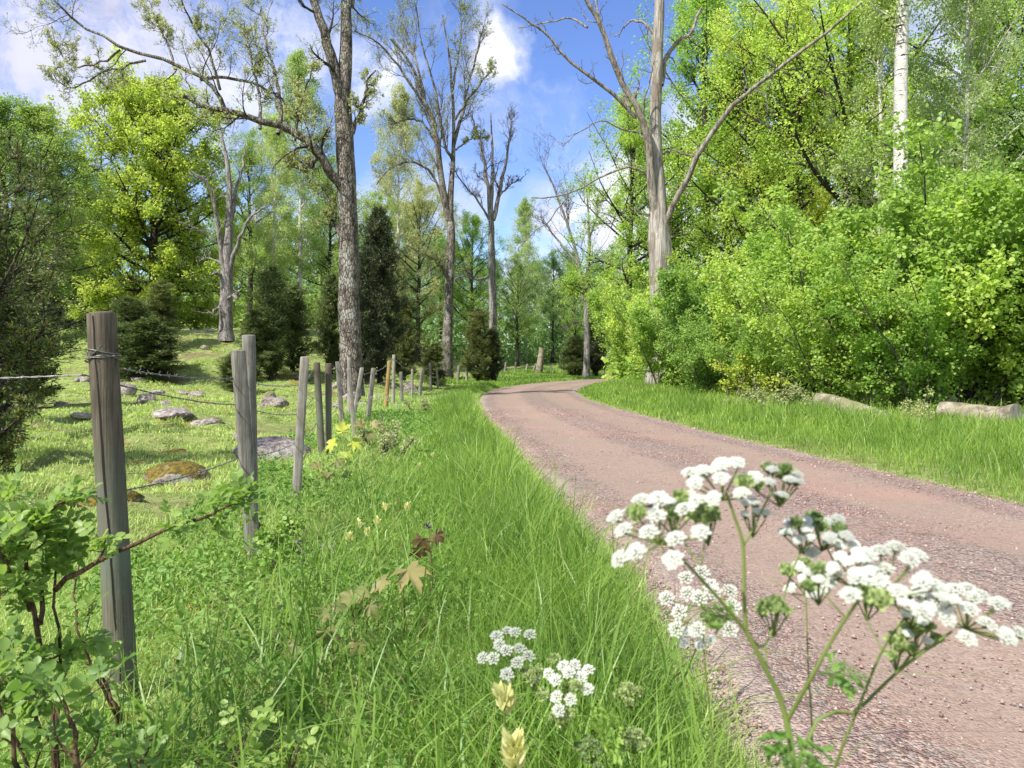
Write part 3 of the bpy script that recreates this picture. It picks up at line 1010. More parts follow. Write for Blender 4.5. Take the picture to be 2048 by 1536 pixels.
# big tree on the left
hero('field_tree', 'large half bare tree with thick grey trunk and dark limbs behind the fence', 'tree', 703, 22.9, 301,
     [(703, 800), (702, 700), (700, 600), (697, 480), (694, 380), (690, 280), (686, 190), (692, 110), (692, 30), (690, -60), (686, -160)],
     (46, 43, 41, 39, 37, 34, 27, 22, 19, 14),
     [([(686, 200), (675, 150), (662, 110), (652, 60), (628, 5), (600, -60), (575, -130)], 26, 9, -.8),
      ([(690, 20), (712, -40), (740, -110)], 12, 6, 1.0),
      ([(704, 268), (718, 236), (733, 205), (737, 180), (752, 152)], 10, 3, -.4),
      ([(690, 385), (664, 345), (640, 305), (590, 281), (530, 262), (470, 252), (424, 241)], 21, 7, -2.0),
      ([(462, 247), (450, 205), (422, 172), (362, 142), (290, 121), (238, 98), (190, 70), (140, 20)], 10, 3, -1.5),
      ([(292, 121), (240, 140), (200, 160), (160, 188), (125, 160)], 5, 2, -.6),
      ([(240, 100), (190, 120), (130, 118), (95, 90), (72, 30)], 5, 2, .8),
      ([(400, 160), (450, 148), (500, 160), (545, 178), (560, 215)], 7, 3, 1.2),
      ([(520, 258), (516, 200), (505, 160), (488, 110), (470, 50), (460, 0)], 7, 3, 1.2),
      ([(556, 268), (552, 200), (534, 130), (510, 70), (490, 10), (480, -50)], 9, 3, 2.0),
      ([(590, 282), (606, 240), (625, 205), (650, 175)], 6, 2, -1.4),
      ([(350, 138), (330, 90), (300, 40), (270, -20)], 6, 2, .9),
      ([(440, 180), (430, 120), (400, 60), (380, 0)], 6, 2, -1.0),
      ([(640, 305), (618, 325), (582, 322), (553, 300)], 11, 8, 1.0),
      ([(680, 470), (664, 446), (655, 415), (640, 380), (620, 350)], 8, 3, 1.0)],
     'bark_ash', 'bark_dark', 'leaf_soft', None, 1.0, ((13, .12, .40), (9, .25, .6), (6, .3, .6)), up=1.0, leafn=3, ls=.062, sig=.035, twr=.005, ang=58)

# dead oak
hero('dead_oak', 'dead oak with pale barkless trunk and long bare limbs above the hazels', 'tree', 1322, 30, 302,
     [(1322, 790), (1322, 640), (1321, 540), (1318, 470), (1316, 430), (1313, 340), (1310, 240), (1313, 140), (1318, 40), (1320, -60), (1318, -160)],
     (54, 48, 46, 43, 31, 25, 22, 20, 17, 10),
     [([(1316, 460), (1304, 390), (1298, 330), (1290, 285), (1268, 232), (1230, 178), (1205, 115), (1185, 70), (1150, 20), (1120, -40)], 24, 6, -2.0),
      ([(1272, 236), (1225, 192), (1180, 165), (1130, 132), (1085, 85), (1050, 68), (1008, 44)], 11, 3, -1.5),
      ([(1175, 55), (1140, 30), (1095, 30), (1040, 33)], 6, 2, 1.0),
      ([(1256, 215), (1245, 150), (1228, 90), (1205, 20), (1200, -40)], 11, 5, 1.5),
      ([(1330, 460), (1342, 420), (1362, 368), (1388, 312), (1432, 250), (1480, 208), (1540, 165), (1600, 120), (1672, 62), (1745, 8)], 17, 4, -3.5),
      ([(1322, 170), (1335, 115), (1360, 70), (1395, 40), (1420, -20)], 14, 6, 1.5),
      ([(1306, 392), (1290, 352), (1245, 344), (1190, 368), (1120, 404), (1062, 412)], 8, 3, -1.5),
      ([(1128, 402), (1098, 440), (1060, 470), (1035, 498)], 4, 2, .5),
      ([(1306, 430), (1280, 428), (1255, 420)], 6, 3, -.5),
      ([(1298, 268), (1250, 266), (1205, 250), (1160, 275), (1120, 310)], 5, 2, -1.2),
      ([(1290, 300), (1284, 230), (1293, 160), (1284, 80)], 6, 2, -1.2),
      ([(1388, 312), (1350, 298), (1325, 300)], 5, 3, .5),
      ([(1318, 100), (1300, 40), (1270, 20), (1240, 40)], 9, 3, 1.5)],
     'bark_dead', 'bark_grey', None, 'bark_limb', .78, ((10, .06, .22), (6, .2, .5)), up=.2, ang=55, gn=1.0, rough=.11, twr=.008, S=18)

# forked tree in the middle
hero('forked_tree', 'tall slim forked tree with sparse spring leaves left of the road bend', 'tree', 894, 45, 303,
     [(893, 748), (896, 650), (899, 560), (902, 480), (900, 420), (905, 340), (908, 270), (905, 190), (898, 110), (885, 30)],
     (23, 19, 18, 17, 14, 10, 7, 6, 4, 2),
     [([(898, 440), (886, 370), (880, 310), (868, 250), (848, 200), (825, 140), (790, 100)], 15, 3, -1.5),
      ([(880, 300), (845, 245), (812, 232), (775, 240)], 6, 2, 1),
      ([(862, 235), (820, 170), (770, 110), (722, 92)], 6, 2, -2),
      ([(850, 205), (830, 110), (805, 50), (790, 0)], 6, 2, 2),
      ([(905, 320), (890, 290), (876, 200), (850, 110), (840, 40)], 7, 2, -2),
      ([(907, 290), (925, 220), (935, 160), (955, 80), (965, 30)], 8, 2, 1.5),
      ([(910, 240), (935, 205), (965, 170), (985, 150)], 5, 2, -1),
      ([(905, 180), (915, 110), (920, 50), (915, -10)], 5, 2, 1.5),
      ([(888, 400), (865, 350), (830, 330), (790, 345), (760, 380)], 6, 2, -1.5),
      ([(912, 300), (935, 275), (960, 262)], 4, 2, 1),
      ([(897, 560), (882, 535), (866, 520), (830, 505)], 6, 2, -2)],
     'bark_ash', 'bark_twig', 'leaf_soft', None, 1.0, ((12, .2, .5), (9, .25, .55), (6, .3, .6)), up=1.2, leafn=3, ls=.085, sig=.06, twr=.0075, ang=36, n_ang2=34)

hero('bare_tree', 'bare upright tree with three stems behind the rounded juniper', 'tree', 985, 48, 304,
     [(986, 745), (986, 640), (985, 560), (983, 480), (982, 410), (985, 340), (984, 280), (981, 225)], (18, 16, 15, 13, 9, 6, 4, 2),
     [([(980, 430), (975, 370), (966, 310), (952, 262), (945, 240)], 9, 2, -1),
      ([(986, 440), (998, 385), (1009, 330), (1018, 275), (1023, 232)], 10, 2, 1),
      ([(978, 440), (955, 402), (930, 375), (912, 350)], 5, 2, -1),
      ([(1000, 390), (1022, 365), (1048, 345)], 4, 2, 1),
      ([(984, 550), (955, 560), (930, 556), (912, 562)], 4, 2, -1),
      ([(975, 370), (960, 350), (945, 330)], 4, 1.5, 1.5)],
     'bark_grey', 'bark_twig', None, None, 1.0, ((12, .15, .45), (9, .25, .6), (4, .3, .6)), up=1.6, ang=32, twr=.009, gn=.7)

hero('bare_tree', 'small twiggy bare tree with twin stems at the far bend', 'tree', 1173, 57, 305,
     [(1173, 752), (1174, 690), (1173, 630), (1175, 560), (1178, 490), (1176, 420), (1170, 350)], (14, 12, 11, 8, 6, 4, 2),
     [([(1172, 620), (1162, 560), (1150, 500), (1125, 430), (1100, 370), (1085, 340)], 9, 2, -1.5),
      ([(1158, 530), (1125, 490), (1095, 450), (1075, 430)], 5, 2, 1),
      ([(1135, 455), (1135, 410), (1125, 360)], 4, 1.5, 1),
      ([(1178, 480), (1195, 430), (1200, 380)], 4, 1.5, 1),
      ([(1170, 655), (1150, 645), (1125, 660)], 3, 1.5, -1)],
     'bark_grey', 'bark_twig', None, None, 1.0, ((12, .2, .5), (9, .3, .6), (4, .3, .6)), up=1.3, ang=36, twr=.009, gn=.7)

hero('dead_tree', 'gnarled grey dead tree with crooked branches standing in the pasture', 'tree', 452, 33, 306,
     [(452, 675), (452, 620), (453, 560), (455, 490), (459, 420), (457, 350), (447, 290), (436, 245)], (27, 24, 23, 21, 13, 9, 6, 3),
     [([(452, 545), (442, 470), (436, 410), (430, 375), (402, 352)], 12, 3, -1),
      ([(460, 450), (468, 380), (476, 330), (478, 290), (470, 270)], 8, 2, 1),
      ([(460, 545), (476, 505), (492, 478), (510, 448), (540, 432), (565, 420)], 10, 2, -1.5),
      ([(446, 492), (425, 478), (405, 462), (375, 452)], 4, 2, -1),
      ([(455, 600), (474, 592), (488, 598), (506, 588)], 8, 4, -1.5),
      ([(450, 598), (442, 618), (428, 628), (405, 626)], 5, 2, -1),
      ([(455, 540), (430, 520), (400, 512), (382, 515)], 4, 2, 1),
      ([(512, 445), (508, 425), (500, 405)], 4, 2, .6),
      ([(450, 560), (440, 548), (432, 552)], 9, 4, -.6)],
     'bark_grey', 'bark_pale', None, None, 1.0, ((6, .15, .45), (4, .25, .6)), up=.3, ang=50, twr=.009, gn=1.3, rough=.12)

# thick white birch on the right
rgb = np.random.default_rng(7)
bx, by, bz = gp(1806, 22, -.1)
o = thing('birch_tree', 'thick white birch trunk rising above the right thicket', 'birch', (bx, by, bz))
zz = np.linspace(0, 17, 24)
P = np.stack([-.10 * zz / 17 + .05 * np.sin(zz * .6), .05 * np.sin(zz * .4 + 1), zz], -1)[None]
rr = np.linspace(.235, .14, 24)[None]
v1_ = tubes(P, rr, 18, 7, .02)
Pb, Rb = grow(rgb, P, rr, 30, .62, 1.0, 1.8, 3.6, 48, 8, .2, .4, .25, .3, .01, absl=True)
Pc, Rc = grow(rgb, Pb, Rb, 9, .2, 1, .4, .7, 45, 8, -3.0, .5, .5, .4, .004)
obj('trunk', smooth(fast_mesh('birch_trunk', [v1_, tubes(Pb, Rb, 6)], [MAT['bark_birch']])), o)
pos, tan = on_twigs(rgb, Pc, 70, .12)
V, Fa, tn = leaves(rgb, pos, .085, .7, .5, 1.0, .3, False, tan, .3)
tb_ = obj('branches', smooth(fast_mesh('birch_twigs', [tubes(Pc, Rc, 3)], [MAT['bark_dark']])), o)
obj('crown', fast_mesh('birch_crown', [(V, Fa, 0, tn)], [MAT['leaf_birch']]), o)

# --- left and centre trees -----------------------------------------------------
LIM = make_kind('limeoak', 'bark_dark', 'leaf_lime', 180, 12.4, 6.1, .03, .33, 'round', n1=70, n2=10, n3=9, m=17, ls=.17, sig=.13, lang=(96, 15), up=.25, upb=1.2, lnoise=.25)
tree_at(LIM, 'oak_tree', 'broad yellow green oak at the pasture edge left of the grey dead tree', 'oak', 308, 42, .5, (1.0, 1.0, 1.0))
tree_at(OAK[1], 'broadleaf_tree', 'tall green tree at the left picture edge above the dark juniper', 'tree', 10, 32, 2.0, (.85, .85, .58), 'trees along the left edge', leaf='leaf_mid')
tree_at(BIR[0], 'birch_tree', 'soft grey green birch left of the yellow green oak', 'birch', 85, 33, .0, (1.1, 1.1, .56), leaf='leaf_mid')
tree_at(SPR[0], 'spruce_tree', 'dark pointed spruce against the sky at far left', 'spruce', 108, 50, .0, .84, 'spruces behind the oak')
tree_at(SPR[0], 'spruce_tree', 'dark spruce between the left edge trees and the yellow green oak', 'spruce', 165, 55, 1.0, .82, 'spruces behind the oak')
tree_at(SPR[0], 'spruce_tree', 'dark spruce just left of the oak crown, lower part black in shade', 'spruce', 205, 50, 3.0, .66, 'spruces behind the oak')
tree_at(OAK[2], 'broadleaf_tree', 'dark green tree beneath the sky gap at far left', 'tree', 40, 42, 3.0, (.95, .95, .60), 'trees along the left edge', leaf='leaf_mid')
cen = [
    (BIR[0], 600, 50, .0, 1.00, 'leaf_birch', 'birch', 'drooping pale birch seen left of the big field tree'),
    (BIR[1], 545, 46, 1.1, .72, 'leaf_birch', 'birch', 'small drooping birch behind the green juniper pair'),
    (BIR[1], 795, 62, 2.3, 1.12, 'leaf_soft', 'birch', 'tall drooping birch between field tree and forked tree'),
    (OAK[0], 835, 56, 1.5, .72, 'leaf_soft', 'tree', 'pale green budding tree just left of the forked trunk'),
    (OAK[2], 760, 58, 2.5, .62, 'leaf_birch', 'tree', 'green tree showing above the dark juniper'),
    (OAK[1], 945, 66, 3.5, .74, 'leaf_oak', 'tree', 'green tree between the forked tree and the bare tree'),
    (BIR[0], 1050, 74, 4.5, .88, 'leaf_birch', 'birch', 'bluish green airy tree right of the bare tree'),
    (OAK[2], 1105, 78, .5, .64, 'leaf_far', 'tree', 'grey green tree above the far fence and stump'),
    (OAK[0], 1035, 68, 5.5, .55, 'leaf_mid', 'tree', 'fresh green tree behind the far fence left of the stump'),
    (OAK[1], 1150, 70, 4.0, .52, 'leaf_hazel', 'tree', 'bright green tree left of the small twiggy bare tree'),
    (OAK[0], 500, 56, 2.6, .80, 'leaf_mid', 'tree', 'green tree behind the grey dead tree'),
    (OAK[1], 660, 60, 1.6, .75, 'leaf_mid', 'tree', 'green tree directly behind the field tree trunk'),
    (BIR[1], 1215, 84, .6, .66, 'leaf_birch', 'birch', 'thin far birch beyond the left end of the hazels'),
    (OAK[2], 880, 72, 4.7, .60, 'leaf_mid', 'tree', 'shaded green tree low behind the forked trunk'),
]
for (k, px, Y, rz, s, lf, cat, lab) in cen:
    tree_at(k, 'birch_tree' if cat == 'birch' else 'broadleaf_tree', lab, cat, px, Y, rz, s, 'trees beyond the pasture', leaf=lf)

# junipers
NJ = make_kind('near_juniper', 'bark_dark', 'leaf_juniper', 145, 3.2, 1.5, .03, .07, 'column', n1=38, n2=9, n3=8, m=11, ls=.055, sig=.022, lang=(78, 25), up=1.3, tw_up=.2, asp=.3, alw=.6, n_ang=42, upb=.1, twl=(.4, .7), l2=(.3, .55), sway=.15, lnoise=.45)
jn = [
    (NJ, -40, 6.9, .3, (.9, .9, .9), None, 'dark olive juniper at the left edge behind the first fence post'),
    (NJ, 0, 9.4, 1.3, (.85, .85, .85), None, 'second olive juniper a little behind the one at the left edge'),
    (NJ, -90, 12.5, 2.0, (1.0, 1.0, .85), 'leaf_juniper_green', 'green juniper at the left edge just behind the olive ones'),
    (JUN[1], 40, 17, .2, (1.3, 1.3, .62), 'leaf_juniper_green', 'bushy juniper behind the left edge ones'),
    (JUN[0], 542, 27.5, 0, (1.05, 1.05, .82), 'leaf_juniper_green', 'pointed green juniper right of the grey dead tree'),
    (JUN[1], 585, 29, 1, (1.1, 1.1, .64), 'leaf_juniper_green', 'lower green juniper beside the pointed one'),
    (JUN[0], 510, 27.0, 3, (1.0, 1.0, .50), 'leaf_juniper_green', 'short green juniper at the foot of the grey dead tree'),
    (JUN[0], 760, 30, 2, (1.30, 1.3, 1.36), 'leaf_juniper_dark', 'tall dark juniper right of the big field tree trunk'),
    (JUN[1], 735, 29, 4, (1.0, 1.0, 1.0), 'leaf_juniper_dark', 'dark juniper partly hidden by the field tree trunk'),
    (JUN[1], 808, 34, 5, (1.0, 1.0, .72), 'leaf_juniper', 'shorter olive juniper at the right foot of the tall dark one'),
    (JUN[0], 662, 31, 5, (.95, .95, .80), 'leaf_juniper_green', 'narrow juniper left of the field tree trunk'),
    (JUN[1], 956, 42, 0, (1.18, 1.18, .80), 'leaf_juniper', 'rounded olive juniper at the fence before the bare tree'),
    (JUN[0], 985, 43, 2, (.9, .9, .60), 'leaf_juniper_dark', 'dark lower part juniper beside the rounded olive one'),
    (JUN[0], 1193, 60, 0, (1.45, 1.45, 1.08), 'leaf_juniper_dark', 'dark juniper beside the small twiggy bare tree'),
    (JUN[1], 1150, 59, 1, (1.4, 1.4, .62), 'leaf_juniper', 'low spreading juniper left of the twiggy bare tree'),
    (JUN[1], 322, 31, 1, (1.0, 1.0, .52), 'leaf_juniper', 'low juniper in the pasture under the yellow green oak'),
    (JUN[0], 300, 25.5, 1, (1.5, 1.5, .42), 'leaf_juniper_green', 'grey green scrubby juniper right of the first fence post'),
    (JUN[1], 262, 26.5, 4, (1.3, 1.3, .55), 'leaf_juniper_green', 'thin leaved scrub juniper just behind the first post'),
    (JUN[0], 470, 24.0, 4, (.8, .8, .26), 'leaf_juniper_green', 'knee high juniper by the stones behind the second post'),
    (JUN[0], 868, 34, 4, (.9, .9, .38), 'leaf_juniper_green', 'low grey green juniper on the fence before the forked tree'),
]
for (k, px, Y, rz, s, lf, lab) in jn:
    tree_at(k, 'juniper', lab, 'juniper', px, Y, rz, s, 'junipers in the pasture', leaf=lf)

# far-off woods closing the view, as one mass
def wood(name, label, spots, seed, mats, take, under=()):
    rg = np.random.default_rng(seed)
    pb_, pl_ = [], []
    for (x, y, s, k) in spots:
        b, l = [OAK[0][2], OAK[1][2], OAK[2][2], BIR[0][2]][k]
        an = rg.uniform(0, 6.28)
        Rm = np.array([[math.cos(an), -math.sin(an), 0], [math.sin(an), math.cos(an), 0], [0, 0, 1.0]])
        T = np.array([x, y, float(hgt(x, min(y, 90))) - .2])
        for (v, f) in b[:2]:
            pb_.append(((v @ Rm.T) * s + T, f, 1))
        v, f, _, tn = l[0]
        v = v.reshape(-1, 4, 3)
        sel = rg.random(len(v)) < take
        v = v[sel]
        c = v.mean(1, keepdims=True)
        v = (c + (v - c) * 1.9) * s
        n = len(v)
        pl_.append(((v.reshape(-1, 3) @ Rm.T) + T, np.arange(n * 4).reshape(n, 4), 0, tn[sel]))
    for (x, y, w_, h_) in under:
        n = 1500
        g = nrm(rg.normal(size=(n, 3))) * (rg.random((n, 1)) ** .4) * (1 + .35 * np.sin(rg.uniform(0, 6) + 5 * rg.random((n, 1))))
        ps = g * [w_, w_, h_] + [x, y, float(hgt(x, min(y, 90)))]
        ps = ps[ps[:, 2] > ps[:, 2].min() * 0 - .5]
        v, f, tn = leaves(rg, ps, .34, .7, .6, 0, .3)
        pl_.append((v, f, 0, tn))
    return obj(name, fast_mesh(name, pl_ + pb_, mats), kind='stuff', label=label, category='woodland')


rg = np.random.default_rng(77)
sp_ = []
for i in range(40):
    px = 430 + i * 22 + rg.uniform(-15, 15)
    Y = rg.uniform(88, 112)
    sp_.append(((px - 1024) / F * Y, Y, rg.uniform(.55, .90), int(rg.integers(0, 4))))
wood('woodland', 'far green wood closing the view beyond the pasture and bend', sp_, 78, [MAT['leaf_far'], MAT['bark_grey']], .42,
     [((px - 1024) / F * Y, Y, w_, h_) for px, Y, w_, h_ in zip(np.linspace(400, 1290, 64) + rg.uniform(-12, 12, 64), rg.uniform(72, 92, 64), rg.uniform(1.8, 3.0, 64), rg.uniform(2.5, 7.5, 64))])
sp_ = []
for i in range(15):
    px = 1290 + i * 75 + rg.uniform(-15, 15)
    Y = rg.uniform(44, 58)
    sp_.append(((px - 1024) / F * Y, Y, rg.uniform(.9, 1.12), int(rg.integers(0, 4))))
wood('woodland', 'dense green wood far behind the hazel thicket on the right', sp_, 79, [MAT['leaf_oak'], MAT['bark_dark']], .22,
     [((px - 1024) / F * Y, Y, w_, h_) for px, Y, w_, h_ in zip(np.linspace(1270, 2250, 40) + rg.uniform(-12, 12, 40), rg.uniform(38, 50, 40), rg.uniform(1.6, 2.8, 40), rg.uniform(2.2, 4.6, 40))])
sp_ = []
for i in range(13):
    px = -220 + i * 62 + rg.uniform(-15, 15)
    Y = rg.uniform(66, 84)
    sp_.append(((px - 1024) / F * Y, Y, rg.uniform(.48, .62), int(rg.integers(0, 4))))
wood('woodland', 'dark green wood behind the yellow green oak on the left', sp_, 80, [MAT['leaf_mid'], MAT['bark_dark']], .42,
     [((px - 1024) / F * Y, Y, w_, h_) for px, Y, w_, h_ in zip(np.linspace(-200, 660, 44) + rg.uniform(-12, 12, 44), rg.uniform(58, 70, 44), rg.uniform(1.8, 3.0, 44), rg.uniform(1.6, 4.2, 44))])


# ------------------------------------------------------------------ fence
def post_mesh(name, base, top, w0, square, mat, seed, crack=False, cap_slope=.0, S=20):
    """local mesh with its base at the origin"""
    rg = np.random.default_rng(seed)
    d = np.array(top) - np.array(base)
    L = np.linalg.norm(d)
    K = 14
    tt = np.linspace(-.12, 1, K)
    if square:
        ca = np.array([(-.5, -.5), (.5, -.5), (.5, .5), (-.5, .5)])
        rot = rg.uniform(.35, .6)
        c, s = math.cos(rot), math.sin(rot)
        prof_ = []
        for i in range(4):
            a, b = ca[i], ca[(i + 1) % 4]
            for q in (.06, .36, .66, .94):
                prof_.append(a * (1 - q) + b * q)
        prof_ = np.array(prof_)
        prof_ = prof_ @ np.array([[c, s], [-s, c]])
        prof_ *= w0
    else:
        a = np.arange(S) / S * 2 * PI
        prof_ = np.stack([np.cos(a), np.sin(a)], -1) * w0 / 2
        prof_ *= (1 + .02 * np.sin(3 * a + seed) + .012 * rg.normal(size=S))[:, None]
    S = len(prof_)
    V = []
    for k, q in enumerate(tt):
        c0 = d * q
        jit = 1 + .012 * rg.normal(size=(S, 1))
        V.append(np.concatenate([prof_ * jit * (1.04 - .06 * q), np.zeros((S, 1))], 1) + c0)
    # bevelled, slightly sloping top
    for (sc2, up_) in ((.965, .004), (.80, .007), (.0, .008)):
        q = prof_ * sc2 * .98
        z_ = up_ + cap_slope * q[:, 0]
        V.append(np.concatenate([q, z_[:, None]], 1) + d)
    V = np.array(V)
    nK = len(V)
    idx = np.arange(nK * S).reshape(nK, S)
    q = np.stack([idx[:-1], np.roll(idx, -1, 1)[:-1], np.roll(idx, -1, 1)[1:], idx[1:]], -1).reshape(-1, 4)
    parts = [(V.reshape(-1, 3), q, 0)]
    mats = [MAT[mat]]
    if crack:
        # a drying crack: a thin dark wedge sunk into the face towards the camera
        K2 = 26
        t2 = np.linspace(.06, .995, K2)
        ang = -PI / 2 - .12 + .55 * (1 - t2) + .10 * np.sin(t2 * 19) * .25 + rg.normal(0, .016, K2)
        wv = .0028 * (1.1 - np.abs(t2 - .55)) + .0006
        r_ = w0 / 2 * (1.04 - .06 * t2) + .0012
        c = np.stack([np.cos(ang) * r_, np.sin(ang) * r_, 0 * ang], -1) + d[None] * t2[:, None]
        tg = np.stack([-np.sin(ang), np.cos(ang), 0 * ang], -1)
        Vc = np.stack([c - tg * wv[:, None], c + tg * wv[:, None]], 1).reshape(-1, 3)
        i0 = np.arange(K2 - 1) * 2
        parts.append((Vc, np.stack([i0, i0 + 1, i0 + 3, i0 + 2], -1), 1))
        mats.append(MAT['crack'])
    return fast_mesh(name, parts, mats)


POSTS = [  # top px, top py, base px, base py, width px, square, material, label
    (203, 629, 246, 1405, 54, 0, 'wood_round', 'thick round post in front with long drying crack and wire wrapped round it'),
    (478, 703, 508, 1132, 25, 1, 'wood_grey', 'square grey post standing right against a taller one, second along the fence'),
    (495, 672, 503, 1100, 27, 0, 'wood_grey', 'taller post behind the square one, second along the fence'),
    (610, 715, 592, 1008, 16, 1, 'wood_pale', 'pale square post leaning right above the pink flat rock'),
    (634, 726, 644, 925, 13.5, 0, 'wood_round', 'round post leaning left, left one of the close round pair'),
    (657, 728, 656, 922, 13, 0, 'wood_round', 'upright round post, right one of the close round pair'),
    (675, 724, 685, 866, 8.5, 1, 'wood_grey', 'grey square post just left of the field tree trunk'),
    (698, 738, 709, 878, 7.5, 1, 'wood_pale', 'slim post leaning left before the field tree trunk, the nearer one'),
    (699, 716, 699, 838, 8.5, 0, 'wood_pale', 'pale round post with its top against the field tree trunk'),
    (724, 736, 707, 842, 7, 1, 'wood_pale', 'pale thin post leaning right at the right side of the field tree trunk'),
    (747, 737, 735, 850, 7.8, 1, 'wood_grey', 'grey square post leaning right, beside white flowers'),
    (779, 722, 771, 822, 8, 0, 'wood_yellow', 'newer yellow brown post leaning right'),
    (788, 710, 786, 812, 6.6, 0, 'wood_pale', 'tall thin pale post right of the yellow one'),
    (802, 744, 804, 806, 5.5, 1, 'wood_grey', 'short dark post left of the pink boulder'),
    (825, 738, 824, 800, 4.8, 0, 'wood_pale', 'pale thin post in front of the pink boulder'),
    (844, 739, 839, 797, 4.2, 1, 'wood_grey', 'thin post leaning right, first beyond the pink boulder'),
    (860, 726, 862, 785, 5, 0, 'wood_grey', 'upright post left of the low grey green juniper'),
    (873, 734, 876, 781, 3.2, 0, 'wood_pale', 'very thin post within the low grey green juniper'),
    (918, 731, 915, 768, 4.2, 0, 'wood_grey', 'post just left of a paler one below the forked tree'),
    (934, 729, 933, 767, 4.2, 0, 'wood_pale', 'paler post left of the rounded olive juniper'),
    (952, 732, 952, 764, 3, 0, 'wood_grey', 'thin post under the left side of the rounded juniper'),
    (967, 728, 968, 762, 3, 0, 'wood_grey', 'thin post before the middle of the rounded juniper'),
    (984, 720, 984, 761, 3.6, 0, 'wood_pale', 'tall brownish post at the right foot of the rounded juniper'),
    (998, 721, 994, 760, 3.2, 0, 'wood_grey', 'leaning post right after the rounded juniper'),
    (1012, 725, 1009, 757, 3.4, 0, 'wood_grey', 'dark leaning post, second after the rounded juniper'),
    (1032, 724, 1030, 755, 3, 0, 'wood_grey', 'thin post before the brush pile, left of the broken trunk'),
    (1055, 728, 1052, 755, 3, 0, 'wood_pale', 'pale thin post, second left of the broken trunk'),
    (1072, 727, 1067, 755, 3, 0, 'wood_grey', 'leaning post touching the left side of the broken trunk'),
    (1102, 731, 1103, 753, 2.6, 0, 'wood_pale', 'short pale post first right of the broken trunk'),
    (1127, 730, 1126, 753, 2.6, 0, 'wood_pale', 'pale post second right of the broken trunk'),
    (1142, 724, 1142, 754, 2.8, 0, 'wood_pale', 'taller pale post before the dark far juniper'),
    (1164, 730, 1162, 753, 2.6, 0, 'wood_pale', 'pale post leaning right below the twiggy bare tree'),
    (1193, 729, 1192, 752, 2.4, 0, 'wood_grey', 'grey post at the right foot of the dark far juniper'),
    (1209, 727, 1207, 752, 2.6, 0, 'wood_grey', 'last post of the fence next to the hazels'),
]
pinfo = []
for i, (tx, ty, bx_, by_, wpx, sq, mt, lab) in enumerate(POSTS):
    Y = HC * F / (by_ - HY)
    if i == 2:
        Y = 4.32
    Y = min(Y, 62)
    x = (bx_ - 1024) / F * Y
    z0 = float(hgt(x, Y))
    base = np.array([x, Y, z0])
    top = np.array([(tx - 1024) / F * Y, Y + random.Random(i).uniform(-.02, .02) * (i > 0), HC - (ty - HY) / F * Y])
    wd_ = wpx * (1.35 if wpx < 4.5 else 1.0) / F * Y
    me = post_mesh('fence_post', base, top, wd_, sq, mt, 400 + i, crack=(i == 0), cap_slope=(.10 if i == 0 else .03))
    if not sq:
        smooth(me)
    o = obj('fence_post', me, label=lab, category='fence post', group='wooden posts of the wire fence')
    o.location = base
    pinfo.append((base, top, wd_))

# broken trunk used as a fence post
x, y, z = gp(1077, 60, -.1)
rgs = np.random.default_rng(91)
K = 12
Pz = np.linspace(0, 2.05, K)
P = np.stack([.14 * Pz, 0 * Pz, Pz], -1)[None]
rr = (.30 - .05 * Pz / 2)[None].repeat(1, 0)
v, f = tubes(P, rr, 20, 5, .08)
v = v.reshape(K, 20, 3)
v[-1, :, 2] += rgs.uniform(-.10, .14, 20)
n0 = K * 20
v2 = np.concatenate([v.reshape(-1, 3), v[-1].mean(0)[None] - [[0, 0, .12]]])
ft = np.stack([n0 - 20 + np.arange(20), n0 - 20 + (np.arange(20) + 1) % 20, np.full(20, n0)], -1)
o = thing('tree_stump', 'pale broken trunk standing in the far fence line', 'stump', (x, y, z))
obj('trunk', smooth(fast_mesh('broken_trunk', [(v2, f), (v2 * 1.0, ft)], [MAT['bark_log']])), o)

